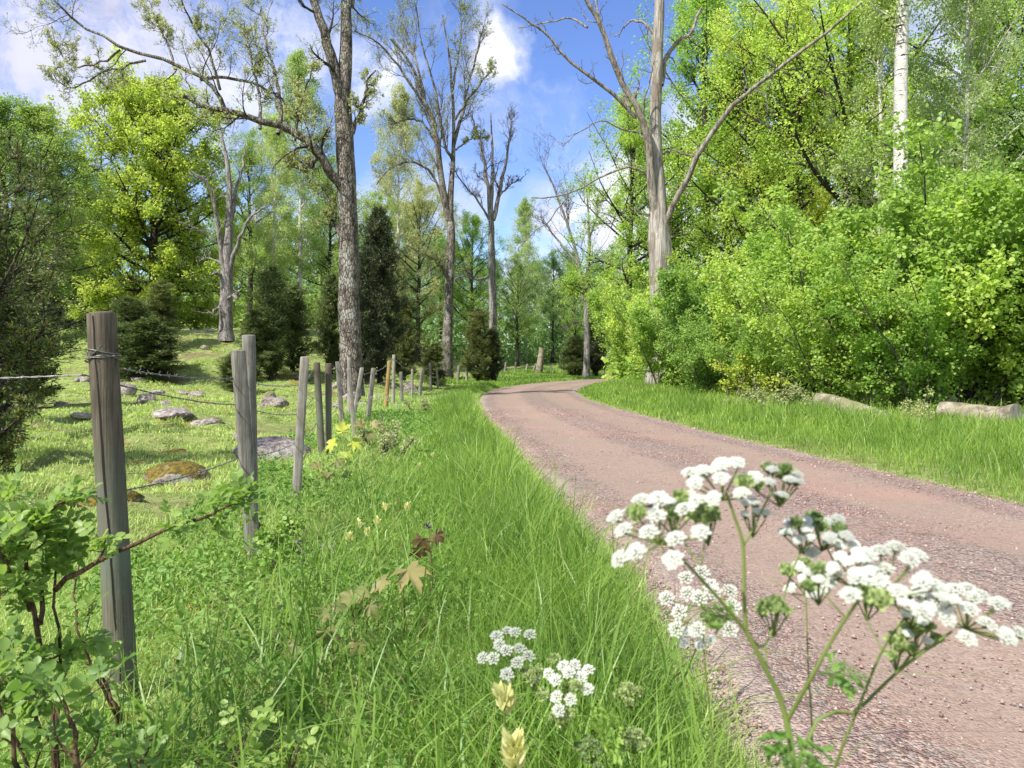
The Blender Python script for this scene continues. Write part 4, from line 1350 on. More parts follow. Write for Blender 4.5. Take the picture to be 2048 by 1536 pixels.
# barbed wires: three strands, each one continuous thing
def strand(label, heights, seed, y_off, start):
    rg = np.random.default_rng(seed)
    use = [0, 1, 3, 4, 6, 7, 10, 12, 14, 16, 18, 20, 22, 24, 26, 28, 30, 32, 33]
    pts = [start]
    for j, i in enumerate(use):
        b, tp_, wd_ = pinfo[i]
        H = tp_[2] - b[2]
        zf = heights[j] if j < len(heights) else b[2] + H * y_off
        q = (zf - b[2]) / H
        c = b + (tp_ - b) * q
        pts.append(c + np.array([(-.5 if i < 12 else -.1) * wd_ - .003, -.35 * wd_ if i == 0 else (-.25 * wd_), 0]))
    line = []
    for a, b in zip(pts[:-1], pts[1:]):
        a, b = np.array(a), np.array(b)
        Ls = np.linalg.norm(b - a)
        n = 12
        q = np.linspace(0, 1, n, endpoint=False)[:, None]
        seg = a + (b - a) * q
        seg[:, 2] -= .012 * Ls * (4 * q[:, 0] * (1 - q[:, 0])) + rg.normal(0, .001, n)
        line.append(seg)
    P = np.concatenate(line + [np.array(pts[-1])[None]])
    # two twisted wires
    seglen = np.concatenate([[0], np.cumsum(np.linalg.norm(np.diff(P, axis=0), axis=1))])
    near = min(14.0, seglen[-1])
    sN = np.concatenate([np.arange(0, near, .012), np.linspace(near, seglen[-1], 160)])
    Q = np.stack([np.interp(sN, seglen, P[:, k]) for k in range(3)], -1)
    T = nrm(np.gradient(Q, axis=0))
    n1 = nrm(np.cross(T, [0, 0, 1.0]))
    n2 = np.cross(T, n1)
    tw = sN / .045 * PI
    amp = np.where(sN < near, .0016, .0005)[:, None]
    A = Q + amp * (np.cos(tw)[:, None] * n1 + np.sin(tw)[:, None] * n2)
    B = Q - amp * (np.cos(tw)[:, None] * n1 + np.sin(tw)[:, None] * n2)
    rw = np.where(sN < near, .0017, .0030)
    parts = [tubes(A[None], rw[None], 4), tubes(B[None], rw[None], 4)]
    # barbs
    sb = np.arange(.05, min(30, seglen[-1]), .095)
    C = np.stack([np.interp(sb, seglen, P[:, k]) for k in range(3)], -1)
    Tb = nrm(np.stack([np.interp(sb + .01, seglen, P[:, k]) for k in range(3)], -1) - C)
    bb = []
    for k in range(4):
        d = rg.normal(size=C.shape)
        d = nrm(d - (d * Tb).sum(-1, keepdims=True) * Tb * .8)
        e0 = C + Tb * rg.uniform(-.006, .006, (len(C), 1))
        bb.append(np.stack([e0 - d * .004, e0 + d * .008, e0 + d * .017], 1))
    bb = np.concatenate(bb)
    parts.append(tubes(bb, np.full(bb.shape[:2], .0012) * np.array([[1, .9, .3]]), 3))
    # wound core of each barb
    co = np.stack([C - Tb * .005, C, C + Tb * .005], 1)
    parts.append(tubes(co, np.full(co.shape[:2], .0034), 5))
    o = thing('barbed_wire', label, 'barbed wire', tuple(P[0]), group='strands of the wire fence')
    return o, parts, P[0]


zt = [1.108, 1.022, .935]
zm = [1.064, .880, .705]
zl = [.675, .590, .480]
b1, t1_, w1 = pinfo[0]
for (lab, hh_, yo, st, sd_, wrap) in (
        ('topmost barbed wire strand of the fence, wound round the first post', zt, .93, None, 1, True),
        ('middle barbed wire strand of the fence', zm, .66, (-2.75, 2.3, 1.075), 2, False),
        ('lowest barbed wire strand crossing above the mossy boulder', zl, .36, (-2.6, 2.2, .60), 3, False)):
    if st is None:
        st = tuple(b1 + (t1_ - b1) * .92 + np.array([.03, -.06, 0]))
    o, parts, p0 = strand(lab, hh_, sd_, yo, st)
    obj('strand', fast_mesh('wire_strand', [(v - p0, f) for v, f in parts], [MAT['wire']]), o)
    if wrap:
        wp = []
        for k, zz_ in enumerate((1.128, 1.140, 1.121)):
            a = np.linspace(0, 2 * PI, 40)
            q = (zz_ - b1[2]) / (t1_[2] - b1[2])
            c = b1 + (t1_ - b1) * q
            rw_ = w1 / 2 + .0022
            ring = c + np.stack([np.cos(a) * rw_, np.sin(a) * rw_, .007 * np.sin(a * (1 + k * .5) + k * 1.9)], -1)
            wp.append(tubes(ring[None], np.full((1, 40), .0018), 5))
        rg = np.random.default_rng(3)
        aa = rg.uniform(PI, 2 * PI, 10)
        c = b1 + (t1_ - b1) * ((1.13 - b1[2]) / (t1_[2] - b1[2]))
        e0 = c + np.stack([np.cos(aa) * (w1 / 2 + .003), np.sin(aa) * (w1 / 2 + .003), rg.normal(0, .006, 10)], -1)
        dd = nrm(rg.normal(size=(10, 3)) + (e0 - c) * 20)
        bb = np.stack([e0, e0 + dd * .008, e0 + dd * .016], 1)
        wp.append(tubes(bb, np.full((10, 3), .0013), 4))
        obj('wrapping', fast_mesh('wire_wrap', [(v - p0, f) for v, f in wp], [MAT['wire']]), o)


# ------------------------------------------------------------------ boulders and logs
def ico():
    import bmesh
    bm = bmesh.new()
    bmesh.ops.create_icosphere(bm, subdivisions=4, radius=1.0)
    V = np.array([v.co[:] for v in bm.verts])
    Fa = np.array([[v.index for v in f.verts] for f in bm.faces])
    bm.free()
    return V, Fa


IV, IF = ico()


def boulder(label, px, py, wpx, hpx, seed, moss=0.0, depth=.8, rot=0.0, bury=.25):
    Yb = HC * F / max(py - HY, 20)
    x = (px - 1024) / F * Yb
    for _ in range(12):          # walk out along the sight line until it meets the sloping pasture
        zz_ = float(hgt(x, Yb))
        Yb = .6 * Yb + .4 * min(60, max(3, (HC - zz_) * F / max(py - HY, 6)))
        x = (px - 1024) / F * Yb
    w_, h_ = wpx / F * Yb / 2, hpx / F * Yb
    rg = np.random.default_rng(seed)
    V = IV.copy()
    for k in range(9):           # planar facets, then rounding noise
        n = nrm(rg.normal(size=3))
        dd = rg.uniform(.62, .92)
        q = V @ n
        V = V - np.clip(q - dd, 0, None)[:, None] * n * .85
    V = V * (1 + .05 * vnoise(V[:, 0] * 3, V[:, 1] * 3 + V[:, 2] * 2, 1.5, seed)[:, None])
    V = V * (1 + .035 * np.sin(V[:, [1]] * 13 + seed) * np.sin(V[:, [0]] * 11 + V[:, [2]] * 9) + .012 * rg.normal(size=(len(V), 1)))
    V = V * np.array([w_, w_ * depth, h_ / (1 + bury) * .62 * 1.9 / 1.5])
    V[:, 2] += h_ * (1 - bury) - V[:, 2].max() + h_ * bury
    c, s = math.cos(rot), math.sin(rot)
    V[:, :2] = V[:, :2] @ np.array([[c, s], [-s, c]])
    o = obj('boulder', smooth(fast_mesh('boulder', [(V, IF)], [MAT['stone']])), label=label, category='boulder', group='stones in the pasture')
    o['moss'] = float(moss)
    o.location = (x, Yb, float(hgt(x, Yb)) - .20 * h_)
    return o


boulder('large grey brown boulder just right of the first post', 243, 792, 62, 34, 1, -.2)
boulder('rounded speckled grey boulder left of the wires, behind the small stones', 295, 768, 40, 24, 2, -.4)
boulder('small pale stone in mid pasture with a mossy side', 333, 812, 26, 18, 3, -.2)
boulder('flat low stone left of the small pale stone', 313, 792, 34, 10, 4, -.5)
boulder('grey stone beside the knee high juniper', 394, 757, 36, 18, 5, -.3)
boulder('grey stone seen left of the first post', 165, 772, 30, 16, 6, -.3)
boulder('low moss covered boulder between first and second post', 352, 966, 128, 56, 7, .55, 1.0)
boulder('mossy hump behind the first post', 205, 1003, 150, 40, 8, .8, 1.0)
boulder('broad flat pinkish rock with moss crest between the posts', 543, 918, 150, 56, 9, -.05, .9)
boulder('small pale stone at the foot of the pink flat rock', 536, 948, 28, 16, 10, -.6)
boulder('small dark stone left of the pale one at the rock foot', 518, 952, 24, 22, 11, -.3)
boulder('orange mossy stone beyond the second post', 552, 818, 42, 20, 12, .35)
boulder('tall pinkish boulder behind the fence beyond the field tree', 821, 788, 30, 34, 13, -.6)
boulder('low mossy stone by the third post', 480, 880, 26, 24, 14, .5)
boulder('flat mossy slab in the middle pasture', 430, 872, 70, 8, 15, .5)
boulder('pale slab below the scrub juniper', 395, 745, 60, 9, 16, -.4)
boulder('dark stone high on the slope near the dead tree', 420, 690, 24, 8, 17, .0)
boulder('stone on the slope left of the dead tree', 396, 682, 18, 7, 18, .0)
boulder('low pink stone among the roots left of the field tree', 672, 815, 20, 10, 19, -.4)
boulder('rusty mossy hump right of the first post', 258, 740, 50, 12, 20, .7)

rg = np.random.default_rng(222)
small = [o_.data for o_ in list(COL.objects) if o_.name.startswith('boulder')][2:6]
for k in range(34):
    Yb = rg.uniform(7, 36)
    x = float(fx(Yb)) - rg.uniform(.8, .60 * Yb)
    o = obj('field_stone', small[k % 4], label='small half buried stone lying in the pasture grass', category='stone', group='small stones in the pasture')
    s_ = rg.uniform(.5, 1.5)
    o.scale = (s_, s_ * rg.uniform(.7, 1.2), s_ * .8)
    o.rotation_euler = (rg.uniform(-.2, .2), rg.uniform(-.2, .2), rg.uniform(0, 6))
    o['moss'] = float(rg.uniform(-.5, .5))
    o.location = (x, Yb, float(hgt(x, Yb)) - .02)


def log(label, p0, p1, r, seed, cut=True, mat='bark_log'):
    rg = np.random.default_rng(seed)
    p0, p1 = np.array(p0), np.array(p1)
    K = 22
    q = np.linspace(0, 1, K)[:, None]
    P = p0 + (p1 - p0) * q
    P[:, 2] += .03 * np.sin(q[:, 0] * 5 + seed)
    rr = r * (1 - .18 * q[:, 0]) * (1 + .05 * np.sin(q[:, 0] * 9 + seed))
    b = P[0].copy()
    v, f = tubes((P - b)[None], rr[None], 24, seed, .07)
    v3 = v.reshape(K, 24, 3)
    o = thing('fallen_log', label, 'log', tuple(b), group='logs lying at the edge of the thicket')
    obj('trunk', smooth(fast_mesh('log_bark', [(v, f)], [MAT[mat]])), o)
    ends = []
    for k, sgn in ((0, -1), (K - 1, 1)):
        c = v3[k].mean(0)
        ax = nrm((p1 - p0)) * sgn * .004
        ring = v3[k] + ax * 0
        Vc = np.concatenate([ring, (c + (ring - c) * .85 + ax), (c + ax)[None]])
        i0 = np.arange(24)
        ends = []
        ends.append((Vc, np.stack([i0, (i0 + 1) % 24, (i0 + 1) % 24 + 24, i0 + 24], -1), 0))
        ends.append((Vc, np.stack([i0 + 24, (i0 + 1) % 24 + 24, np.full(24, 48)], -1), 0))
        obj('sawn_end', fast_mesh('log_end', ends, [MAT['wood_grey']]), o)
    return o


log('pale sawn log lying at the right edge with its cut end in view', pp(2034, 836, 12.3), pp(1885, 825, 13.4), .22, 3)
log('sloping pale log sunk in grass, leftmost of the fallen logs', pp(1770, 842, 13.2), pp(1640, 802, 15.0), .20, 4)
log('broken brown log lying behind the leftmost log', pp(1905, 806, 14.6), pp(1715, 790, 16.2), .19, 5)


# ------------------------------------------------------------------ near plants
def tube_px(pts, w0, w1, K=16):
    """pts: (px,py,Y)"""
    L = [pp(*p) for p in pts]
    o = resample(L, K)
    r = np.linspace(w0, w1, K) / 2 * .58
    return o, r


def umbel(rg, c, axis, rad, n=11, fl=24, fsz=.0017, stem_len=.035, buds=0.0):
    """compound umbel: rays + umbellets of five-petalled florets; returns stem parts, petal parts, bud parts"""
    n = int(n * 1.2)
    rad = rad * 1.15
    axis = np.array(axis, float)
    axis[0] *= .35 if axis[0] > 0 else 1.0
    axis = nrm(axis + [-.15, -.15, 0])
    e1 = nrm(np.cross(axis, [0.3, 1, .1]))
    e2 = np.cross(axis, e1)
    g = np.arange(n)
    rr = rad * np.sqrt((g + .5) / n) * rg.uniform(.85, 1.08, n)
    ph = g * 2.39996 + rg.uniform(0, 6)
    ctr = c + (np.cos(ph) * rr)[:, None] * e1 + (np.sin(ph) * rr)[:, None] * e2 + axis * (-(rr ** 2) / rad * .55 + rg.normal(0, rad * .13, n))[:, None]
    hub = c - axis * stem_len
    ray = np.stack([np.repeat(hub[None], n, 0), (hub + ctr) / 2 + axis * -.004, ctr - axis * .008], 1)
    st = [tubes(ray, np.full((n, 3), .0007), 4)]
    ur = rad / math.sqrt(n) * .74
    k = np.arange(fl)
    pet, bud = [], []
    for i in range(n):
        ax = nrm(axis + .25 * nrm(ctr[i] - hub) + rg.normal(0, .12, 3))
        a1 = nrm(np.cross(ax, [1, .2, .3]))
        a2 = np.cross(ax, a1)
        r_ = ur * np.sqrt((k + .5) / fl)
        p_ = k * 2.39996 + rg.uniform(0, 6)
        fc = ctr[i] + (np.cos(p_) * r_)[:, None] * a1 + (np.sin(p_) * r_)[:, None] * a2 - ax * (r_ ** 2 / ur * .5)[:, None]
        pl = np.stack([np.repeat((ctr[i] - ax * .008)[None], fl, 0), fc - ax * .001], 1)
        pl = np.stack([pl[:, 0], pl.mean(1), pl[:, 1]], 1)
        st.append(tubes(pl, np.full((fl, 3), .00035), 3))
        if rg.random() < buds:
            v, f, tn = leaves(rg, np.repeat(fc, 5, 0), .0042, .8, .2, -1.0, .3, True)
            bud.append((v, f, 0, tn))
            continue
        m5 = 5
        az = (np.arange(m5) / m5 * 2 * PI)[None, :] + rg.uniform(0, 6, fl)[:, None]
        ou = (r_ / ur)[:, None]
        s = fsz * (.75 + .5 * ou) * rg.uniform(.8, 1.15, (fl, 1))
        d = np.cos(az)[..., None] * a1 + np.sin(az)[..., None] * a2
        sd_ = -np.sin(az)[..., None] * a1 + np.cos(az)[..., None] * a2
        up = ax * (rg.uniform(.0, .5, (fl, m5, 1)))
        F0 = fc[:, None, :]
        s3 = s[..., None]
        v = np.stack([F0 + 0 * d, F0 + s3 * (d * .55 + sd_ * .38 + up * .3), F0 + s3 * (d + sd_ * .22 + up * .7), F0 + s3 * (d - sd_ * .22 + up * .7), F0 + s3 * (d * .55 - sd_ * .38 + up * .3)], 2)
        v = v.reshape(-1, 3)
        f = np.arange(len(v)).reshape(-1, 5)
        pet.append((v, f, 0, rg.random(len(f))))
    return st, pet, bud


def fern_leaf(rg, p0, p1, width, n=9):
    """finely divided leaf"""
    p0, p1 = np.array(p0), np.array(p1)
    ax = p1 - p0
    L = np.linalg.norm(ax)
    ax = ax / L
    sd_ = nrm(np.cross(ax, [0, -.6, .8]))
    parts = []
    for i in range(n):
        q = .15 + .85 * i / n
        for sg in (-1, 1):
            b = p0 + ax * L * q
            l2 = width * (1 - q) * .9 + width * .12
            dr_ = nrm(ax * .7 + sd_ * sg + rg.normal(0, .12, 3))
            ps = np.array([b + dr_ * l2 * u_ for u_ in (.15, .4, .65, .9) for _ in (0, 1)])
            v, f, tn = leaves(rg, ps, l2 * .42, .42, .4, 0, .2, True, np.repeat(dr_[None], 8, 0), .55)
            parts.append((v, f, 0, tn))
    st = tubes(resample([p0, (p0 + p1) / 2, p1], 6)[None], np.linspace(.0012, .0005, 6)[None], 4)
    return parts, st


def parsley(label, seed, stems, umbels, lvs=(), group='cow parsley plants in the verge', base=None):
    """stems: list of (pts, w0, w1) in metres width; umbels: (px,py,Y,radius_m,axis,n,buds)"""
    rg = np.random.default_rng(seed)
    b = np.array(base)
    o = thing('cow_parsley', label, 'wildflower', tuple(b), group=group)
    sp = []
    for (pts, w0, w1) in stems:
        c, r = tube_px(pts, w0, w1)
        sp.append(tubes((c - b)[None], r[None], 8))
    obj('stem', smooth(fast_mesh('parsley_stem', [(v, f) for v, f in sp], [MAT['stem_green']])), o)
    for (px, py, Y, rad, ax, n, bd) in umbels:
        c = np.array(pp(px, py - 9, Y))
        st, pe, bu = umbel(rg, c, ax, rad, n, buds=bd)
        parts = [(v - b, f, 1) for v, f in st] + [(v - b, f, 0, t_) for v, f, _, t_ in pe] + [(v - b, f, 2, t_) for v, f, _, t_ in bu]
        obj('flower_head', fast_mesh('parsley_umbel', parts, [MAT['petal_white'], MAT['stem_green'], MAT['bud_green']]), o)
    for (a, c, wl) in lvs:
        pa, st = fern_leaf(rg, pp(*a), pp(*c), wl)
        obj('leaf', fast_mesh('parsley_leaf', [(v - b, f, 0, t_) for v, f, _, t_ in pa] + [(st[0] - b, st[1], 0)], [MAT['herb']]), o)
    return o


def gb(px, py, Y):
    x = (px - 1024) / F * Y
    return (x, Y, float(hgt(x, Y)))


U = (.0, -.25, 1.0)
Y0 = .60
parsley('big cow parsley in front with the tallest white flower heads over the road', 501,
        [([(1640, 2600, Y0 + .08), (1600, 1700, Y0), (1572, 1440, Y0), (1530, 1335, Y0), (1492, 1262, Y0)], .0095, .0062),
         ([(1492, 1264, Y0), (1488, 1180, Y0), (1486, 1090, Y0), (1468, 1030, Y0), (1452, 985, Y0)], .0060, .0036),
         ([(1487, 1092, Y0), (1510, 1050, Y0 + .01), (1545, 978, Y0 + .02)], .0036, .0026),
         ([(1492, 1262, Y0), (1440, 1200, Y0 - .01), (1385, 1140, Y0 - .02), (1325, 1078, Y0 - .03)], .0056, .0032),
         ([(1400, 1130, Y0 - .01), (1372, 1090, Y0), (1345, 1040, Y0 + .01)], .0026, .0018),
         ([(1402, 1132, Y0), (1410, 1080, Y0 + .02), (1412, 1040, Y0 + .03)], .0020, .0014),
         ([(1492, 1266, Y0), (1528, 1292, Y0 + .02), (1560, 1215, Y0 + .03), (1598, 1110, Y0 + .04), (1640, 1070, Y0 + .05)], .0040, .0024),
         ([(1598, 1108, Y0 + .04), (1602, 1080, Y0 + .04)], .0024, .0018),
         ([(1534, 1350, Y0 + .01), (1532, 1320, Y0 + .01), (1530, 1290, Y0 + .02)], .0030, .0030),
         ([(1575, 1440, Y0), (1620, 1360, Y0 - .02), (1670, 1270, Y0 - .03), (1735, 1175, Y0 - .05)], .0062, .0036),
         ([(1690, 1235, Y0 - .03), (1660, 1200, Y0 - .03), (1635, 1165, Y0 - .02)], .0024, .0016)],
        [(1428, 945, Y0, .0285, (-.25, -.42, 1), 13, .06), (1565, 948, Y0 + .02, .0170, (.25, -.2, 1), 9, .5),
         (1288, 1030, Y0 - .03, .0330, (-.35, -.32, 1), 13, .08), (1345, 1010, Y0, .0140, (.1, -.3, 1), 7, .1),
         (1412, 1030, Y0 + .03, .0100, (0, -.2, 1), 6, 1.0), (1505, 1016, Y0 + .02, .0090, (0, -.3, 1), 5, 0),
         (1592, 1060, Y0 + .04, .0130, (-.3, -.4, 1), 7, .2), (1655, 1050, Y0 + .05, .0210, (.25, -.4, 1), 9, .1),
         (1690, 1085, Y0 + .05, .0120, (.4, -.4, 1), 6, 0),
         (1775, 1135, Y0 - .05, .0330, (.20, -.32, 1), 14, .05), (1700, 1120, Y0 - .04, .0130, (-.2, -.4, 1), 6, 0),
         (1640, 1150, Y0 - .02, .0110, (0, -.3, 1), 6, .3), (1545, 1215, Y0 + .02, .0100, (0, -.2, 1), 6, 1.0)],
        [((1578, 1445, Y0), (1600, 1570, Y0 - .05), .03), ((1640, 1345, Y0), (1735, 1355, Y0 + .02), .022), ((1480, 1240, Y0), (1400, 1225, Y0 + .02), .018)],
        base=gb(1650, 0, Y0 + .08))
Y1 = .66
parsley('cow parsley leaning right with a wide flower head near the right edge', 502,
        [([(1500, 2500, Y1 + .1), (1590, 1560, Y1), (1720, 1418, Y1), (1800, 1340, Y1 - .02), (1905, 1262, Y1 - .04)], .0068, .0034),
         ([(1610, 1750, Y1 + .05), (1670, 1536, Y1), (1715, 1420, Y1 - .01), (1765, 1300, Y1 - .02), (1815, 1228, Y1 - .03)], .0050, .0030),
         ([(1765, 1300, Y1 - .02), (1735, 1240, Y1), (1725, 1180, Y1)], .0024, .0016),
         ([(1800, 1340, Y1 - .02), (1830, 1300, Y1), (1840, 1262, Y1)], .0022, .0014)],
        [(1955, 1205, Y1 - .04, .0340, (.45, -.34, 1), 14, .05), (1870, 1180, Y1 - .04, .0170, (.1, -.4, 1), 7, 0),
         (1828, 1205, Y1 - .03, .0145, (0, -.3, 1), 8, .1), (1840, 1258, Y1, .0130, (.4, -.2, 1), 7, .5), (1735, 1185, Y1, .0120, (0, -.2, 1), 7, 1.0),
         (1800, 1290, Y1, .0110, (.2, -.2, 1), 6, 1.0)],
        base=gb(1480, 0, Y1 + .1))
parsley('slender pale stemmed cow parsley with a small half open head behind the big one', 503,
        [([(1635, 2100, .80), (1625, 1500, .76), (1617, 1350, .76), (1612, 1190, .76)], .0042, .0026),
         ([(1613, 1210, .76), (1560, 1170, .76), (1530, 1150, .77)], .0018, .0012)],
        [(1610, 1140, .76, .0240, (0, -.15, 1), 11, .35)], base=gb(1640, 0, .8))
parsley('lower cow parsley head hanging over the gravel edge left of the thick stem', 504,
        [([(1440, 1900, .98), (1425, 1500, .92), (1410, 1330, .90), (1405, 1230, .90)], .0042, .0026)],
        [(1405, 1195, .90, .0430, (-.1, -.75, 1), 12, .05), (1390, 1275, .90, .0170, (-.2, -.9, 1), 5, 0)], base=gb(1445, 0, .98))
parsley('short cow parsley in the grass at bottom centre with two white heads', 505,
        [([(1240, 1900, 1.1), (1210, 1500, 1.02), (1160, 1420, 1.0), (1125, 1385, 1.0)], .0050, .0028),
         ([(1150, 1440, 1.02), (1060, 1370, 1.03), (1020, 1320, 1.04)], .0030, .0020),
         ([(1210, 1500, 1.02), (1235, 1460, 1.02), (1262, 1400, 1.0)], .0026, .0016)],
        [(1018, 1298, 1.04, .038, (.15, -.5, 1), 11, 0), (1128, 1362, 1.0, .036, (-.1, -.75, 1), 12, .1), (1060, 1350, 1.03, .014, (0, -.2, 1), 6, 1.0),
         (1258, 1388, 1.0, .015, (0, -.2, 1), 6, 1.0), (1125, 1435, 1.0, .013, (0, -.3, 1), 6, 1.0), (1265, 1480, .98, .016, (0, -.3, 1), 7, 1.0), (1180, 1500, 1.0, .018, (0, -.3, 1), 7, 1.0)],
        [((1200, 1500, 1.0), (1230, 1420, .95), .045)], base=gb(1245, 0, 1.1))


def small_parsley(label, px, py, Y, rad, seed, nh=3):
    rg = np.random.default_rng(seed)
    b = gb(px, 0, Y)
    zt_ = (pp(px, py, Y)[2] - b[2])
    stems, um = [], []
    hy = HY + (HC - b[2]) * F / Y
    for k in range(nh):
        dx = rg.uniform(-1, 1) * rad * F / Y * 2.2
        dy = rg.uniform(-1, 1) * rad * F / Y * .8
        stems.append(([(px, hy, Y), (px + dx * .3, (hy + py) / 2, Y), (px + dx, py + dy + 3, Y)], .004 + Y * .0003, .002 + Y * .0002))
        um.append((px + dx, py + dy, Y, rad, (rg.uniform(-.3, .3), -.35, 1), 8, 0))
    return parsley(label, seed, stems, um, base=b)


small_parsley('white flowered cow parsley at the foot of the leaning grey post', 748, 800, 12.5, .045, 61, 4)
small_parsley('small cow parsley left of the leaning grey post', 722, 812, 12.8, .04, 62, 3)
small_parsley('small cow parsley under the yellow brown post', 776, 803, 15.5, .045, 63, 3)
small_parsley('tiny white flowers in the verge grass near the second post', 647, 1096, 4.2, .022, 64, 3)
small_parsley('single white flower dot far up the green verge', 928, 838, 13.5, .04, 65, 1)
small_parsley('white flowers right of the tall thin pale post', 792, 818, 14.5, .035, 66, 2)


def flower_spike(label, px, py, Y, h, wd_, mat, seed, cat='wildflower', name='yellow_flower', n=26, L=.018):
    rg = np.random.default_rng(seed)
    b = np.array(gb(px, 0, Y))
    top = np.array(pp(px, py, Y))
    o = thing(name, label, cat, tuple(b))
    st = resample([b * 0, (top - b) * .5 + [.01, 0, 0], top - b], 8)
    obj('stem', smooth(fast_mesh('flower_stem', [tubes(st[None], np.linspace(.003, .002, 8)[None], 6)], [MAT['stem_green']])), o)
    q = rg.random(n) ** .8
    az = rg.uniform(0, 6.28, n)
    ps = (top - b) + np.stack([np.cos(az) * wd_ * .12, np.sin(az) * wd_ * .12, q * h - h * .5], -1)
    d = nrm(np.stack([np.cos(az), np.sin(az), .9 + q * 1.3], -1))
    v, f, tn = leaves(rg, ps, L, .36, .2, 0, .5, True, d, .85)
    obj('petals', fast_mesh('flower_petals', [(v, f, 0, tn)], [MAT[mat]]), o)
    return o


flower_spike('pale yellow flower head in the grass, upper one at bottom centre', 1008, 1412, 1.05, .030, .03, 'petal_yellow', 71, n=60, L=.020)
flower_spike('pale yellow flower head at the very bottom edge', 1028, 1512, .98, .034, .035, 'petal_yellow', 72, n=64, L=.021)
for j, (px, py, Y, lab) in enumerate([(700, 1076, 3.9, 'pale yellow flower, lower left of the loose verge cluster'), (716, 1052, 4.1, 'pale yellow flower, upper left of the loose verge cluster'),
                                      (735, 1068, 4.0, 'pale yellow flower in the middle of the loose verge cluster'), (755, 1048, 4.1, 'pale yellow flower at the right of the loose verge cluster'),
                                      (770, 1018, 4.5, 'yellow flower alone above the verge cluster'), (838, 934, 6.3, 'yellow flower farther up the verge, larger one'),
                                      (866, 912, 7.0, 'yellow flower farthest up the verge'), (815, 1015, 4.7, 'yellow flower between the cluster and the road')]):
    flower_spike(lab, px, py, Y, .04, .04, 'petal_yellow', 80 + j, n=26, L=.026).__setitem__('group', 'yellow flowers in the verge')
flower_spike('dark purple flower at the edge of the long grass near the gravel', 1197, 1316, 2.3, .03, .03, 'petal_purple', 95, name='purple_flower', n=22, L=.02)
flower_spike('purple flower in the grass below the road bend', 1082, 1082, 4.0, .04, .03, 'petal_purple', 96, name='purple_flower', n=20, L=.018)
flower_spike('bluish purple flower left of the long leaning grass', 1000, 1098, 4.0, .04, .03, 'petal_purple', 97, name='purple_flower', n=20, L=.018)
flower_spike('small white flower spike in the grass right of the first post', 361, 1316, 2.7, .055, .03, 'petal_white', 98, name='white_flower', n=50, L=.014)
flower_spike('dark purple flower tip above the brown maple seedling', 857, 1056, 3.4, .03, .03, 'petal_purple', 99, name='purple_flower', n=20, L=.016)

# dandelion clock
rg = np.random.default_rng(17)
b = np.array(gb(567, 0, 4.3))
c = np.array(pp(567, 1084, 4.3))
o = thing('dandelion', 'round white dandelion clock right of the second post', 'wildflower', tuple(b))
obj('stem', smooth(fast_mesh('dandelion_stem', [tubes(resample([b * 0, (c - b) * .5 + [.01, 0, 0], c - b], 8)[None], np.full((1, 8), .002), 6)], [MAT['stem_green']])), o)
d = nrm(rg.normal(size=(420, 3)))
ps = np.repeat((c - b)[None], 420, 0) + d * .013
v, f, tn = leaves(rg, ps, .008, .8, .0, 0, .2, True, d, .7)
obj('seed_head', fast_mesh('dandelion_head', [(v, f, 0, tn)], [MAT['petal_white']]), o)

# --- maple seedlings
MAPLE = []
for k in range(5):
    a = math.radians(90 + (k - 2) * 52)
    rl = (.62, .92, 1.0, .92, .62)[k]
    for (da, r_) in ((-22, .56), (-17, .74), (-9, .76), (0, 1.0), (9, .76), (17, .74), (22, .56)):
        MAPLE.append((math.cos(a + math.radians(da)) * r_ * rl, math.sin(a + math.radians(da)) * r_ * rl))
    if k < 4:
        a2 = math.radians(90 + (k - 1.5) * 52)
        MAPLE.append((math.cos(a2) * .46, math.sin(a2) * .46))
MAPLE = np.array(MAPLE)
MAPLE = np.vstack([MAPLE, [(-.10, -.16)], [(0, -.05)], [(.10, -.16)]])


def maple_leaf(c, axis, nn_, size, rg, cup=.45):
    axis = nrm(np.array(axis, float))
    nn_ = nrm(np.array(nn_, float) - np.dot(nn_, axis) * axis)
    sd_ = np.cross(axis, nn_)
    p = MAPLE
    r2 = (p ** 2).sum(1)
    V = c + size * .5 * (p[:, :1] * sd_ + p[:, 1:2] * axis + (-cup * r2 + .20 * np.abs(p[:, 0]) + .10 * np.sin(p[:, 0] * 7 + size * 90))[:, None] * nn_)
    V = np.vstack([V, c])
    n = len(p)
    i = np.arange(n)
    Fa = np.stack([i, (i + 1) % n, np.full(n, n)], -1)
    return V, Fa


def maple(label, px, Y, lv, mat, seed, name='maple_seedling', top=None):
    """lv: list of (px,py,dY,size,ax,nrm)"""
    rg = np.random.default_rng(seed)
    b = np.array(gb(px, 0, Y))
    o = thing(name, label, 'seedling', tuple(b), group='maple seedlings in the verge')
    zt_ = max(pp(l[0], l[1], Y)[2] for l in lv) - b[2]
    top_ = np.array([0.01, 0, zt_ * .8])
    st = [tubes(resample([b * 0, top_ * .5 + [.012, 0, 0], top_], 8)[None], np.linspace(.0035, .002, 8)[None], 6)]
    for (lx, ly, dY, s, ax, nn_) in lv:
        c = np.array(pp(lx, ly, Y + dY)) - b
        q = top_ * rg.uniform(.75, 1.0)
        at_ = c - nrm(np.array(ax, float)) * s * .02
        st.append(tubes(resample([q, (q + at_) / 2 + [0, 0, .015], at_], 6)[None], np.full((1, 6), .0012), 4))
        v, f = maple_leaf(c, ax, nn_, s, rg)
        obj('leaf', fast_mesh('maple_leaf', [(v, f, 0, rg.random())], [MAT[mat]]), o)
    obj('stem', smooth(fast_mesh('maple_stem', st, [MAT['stem_rose']])), o)
    return o


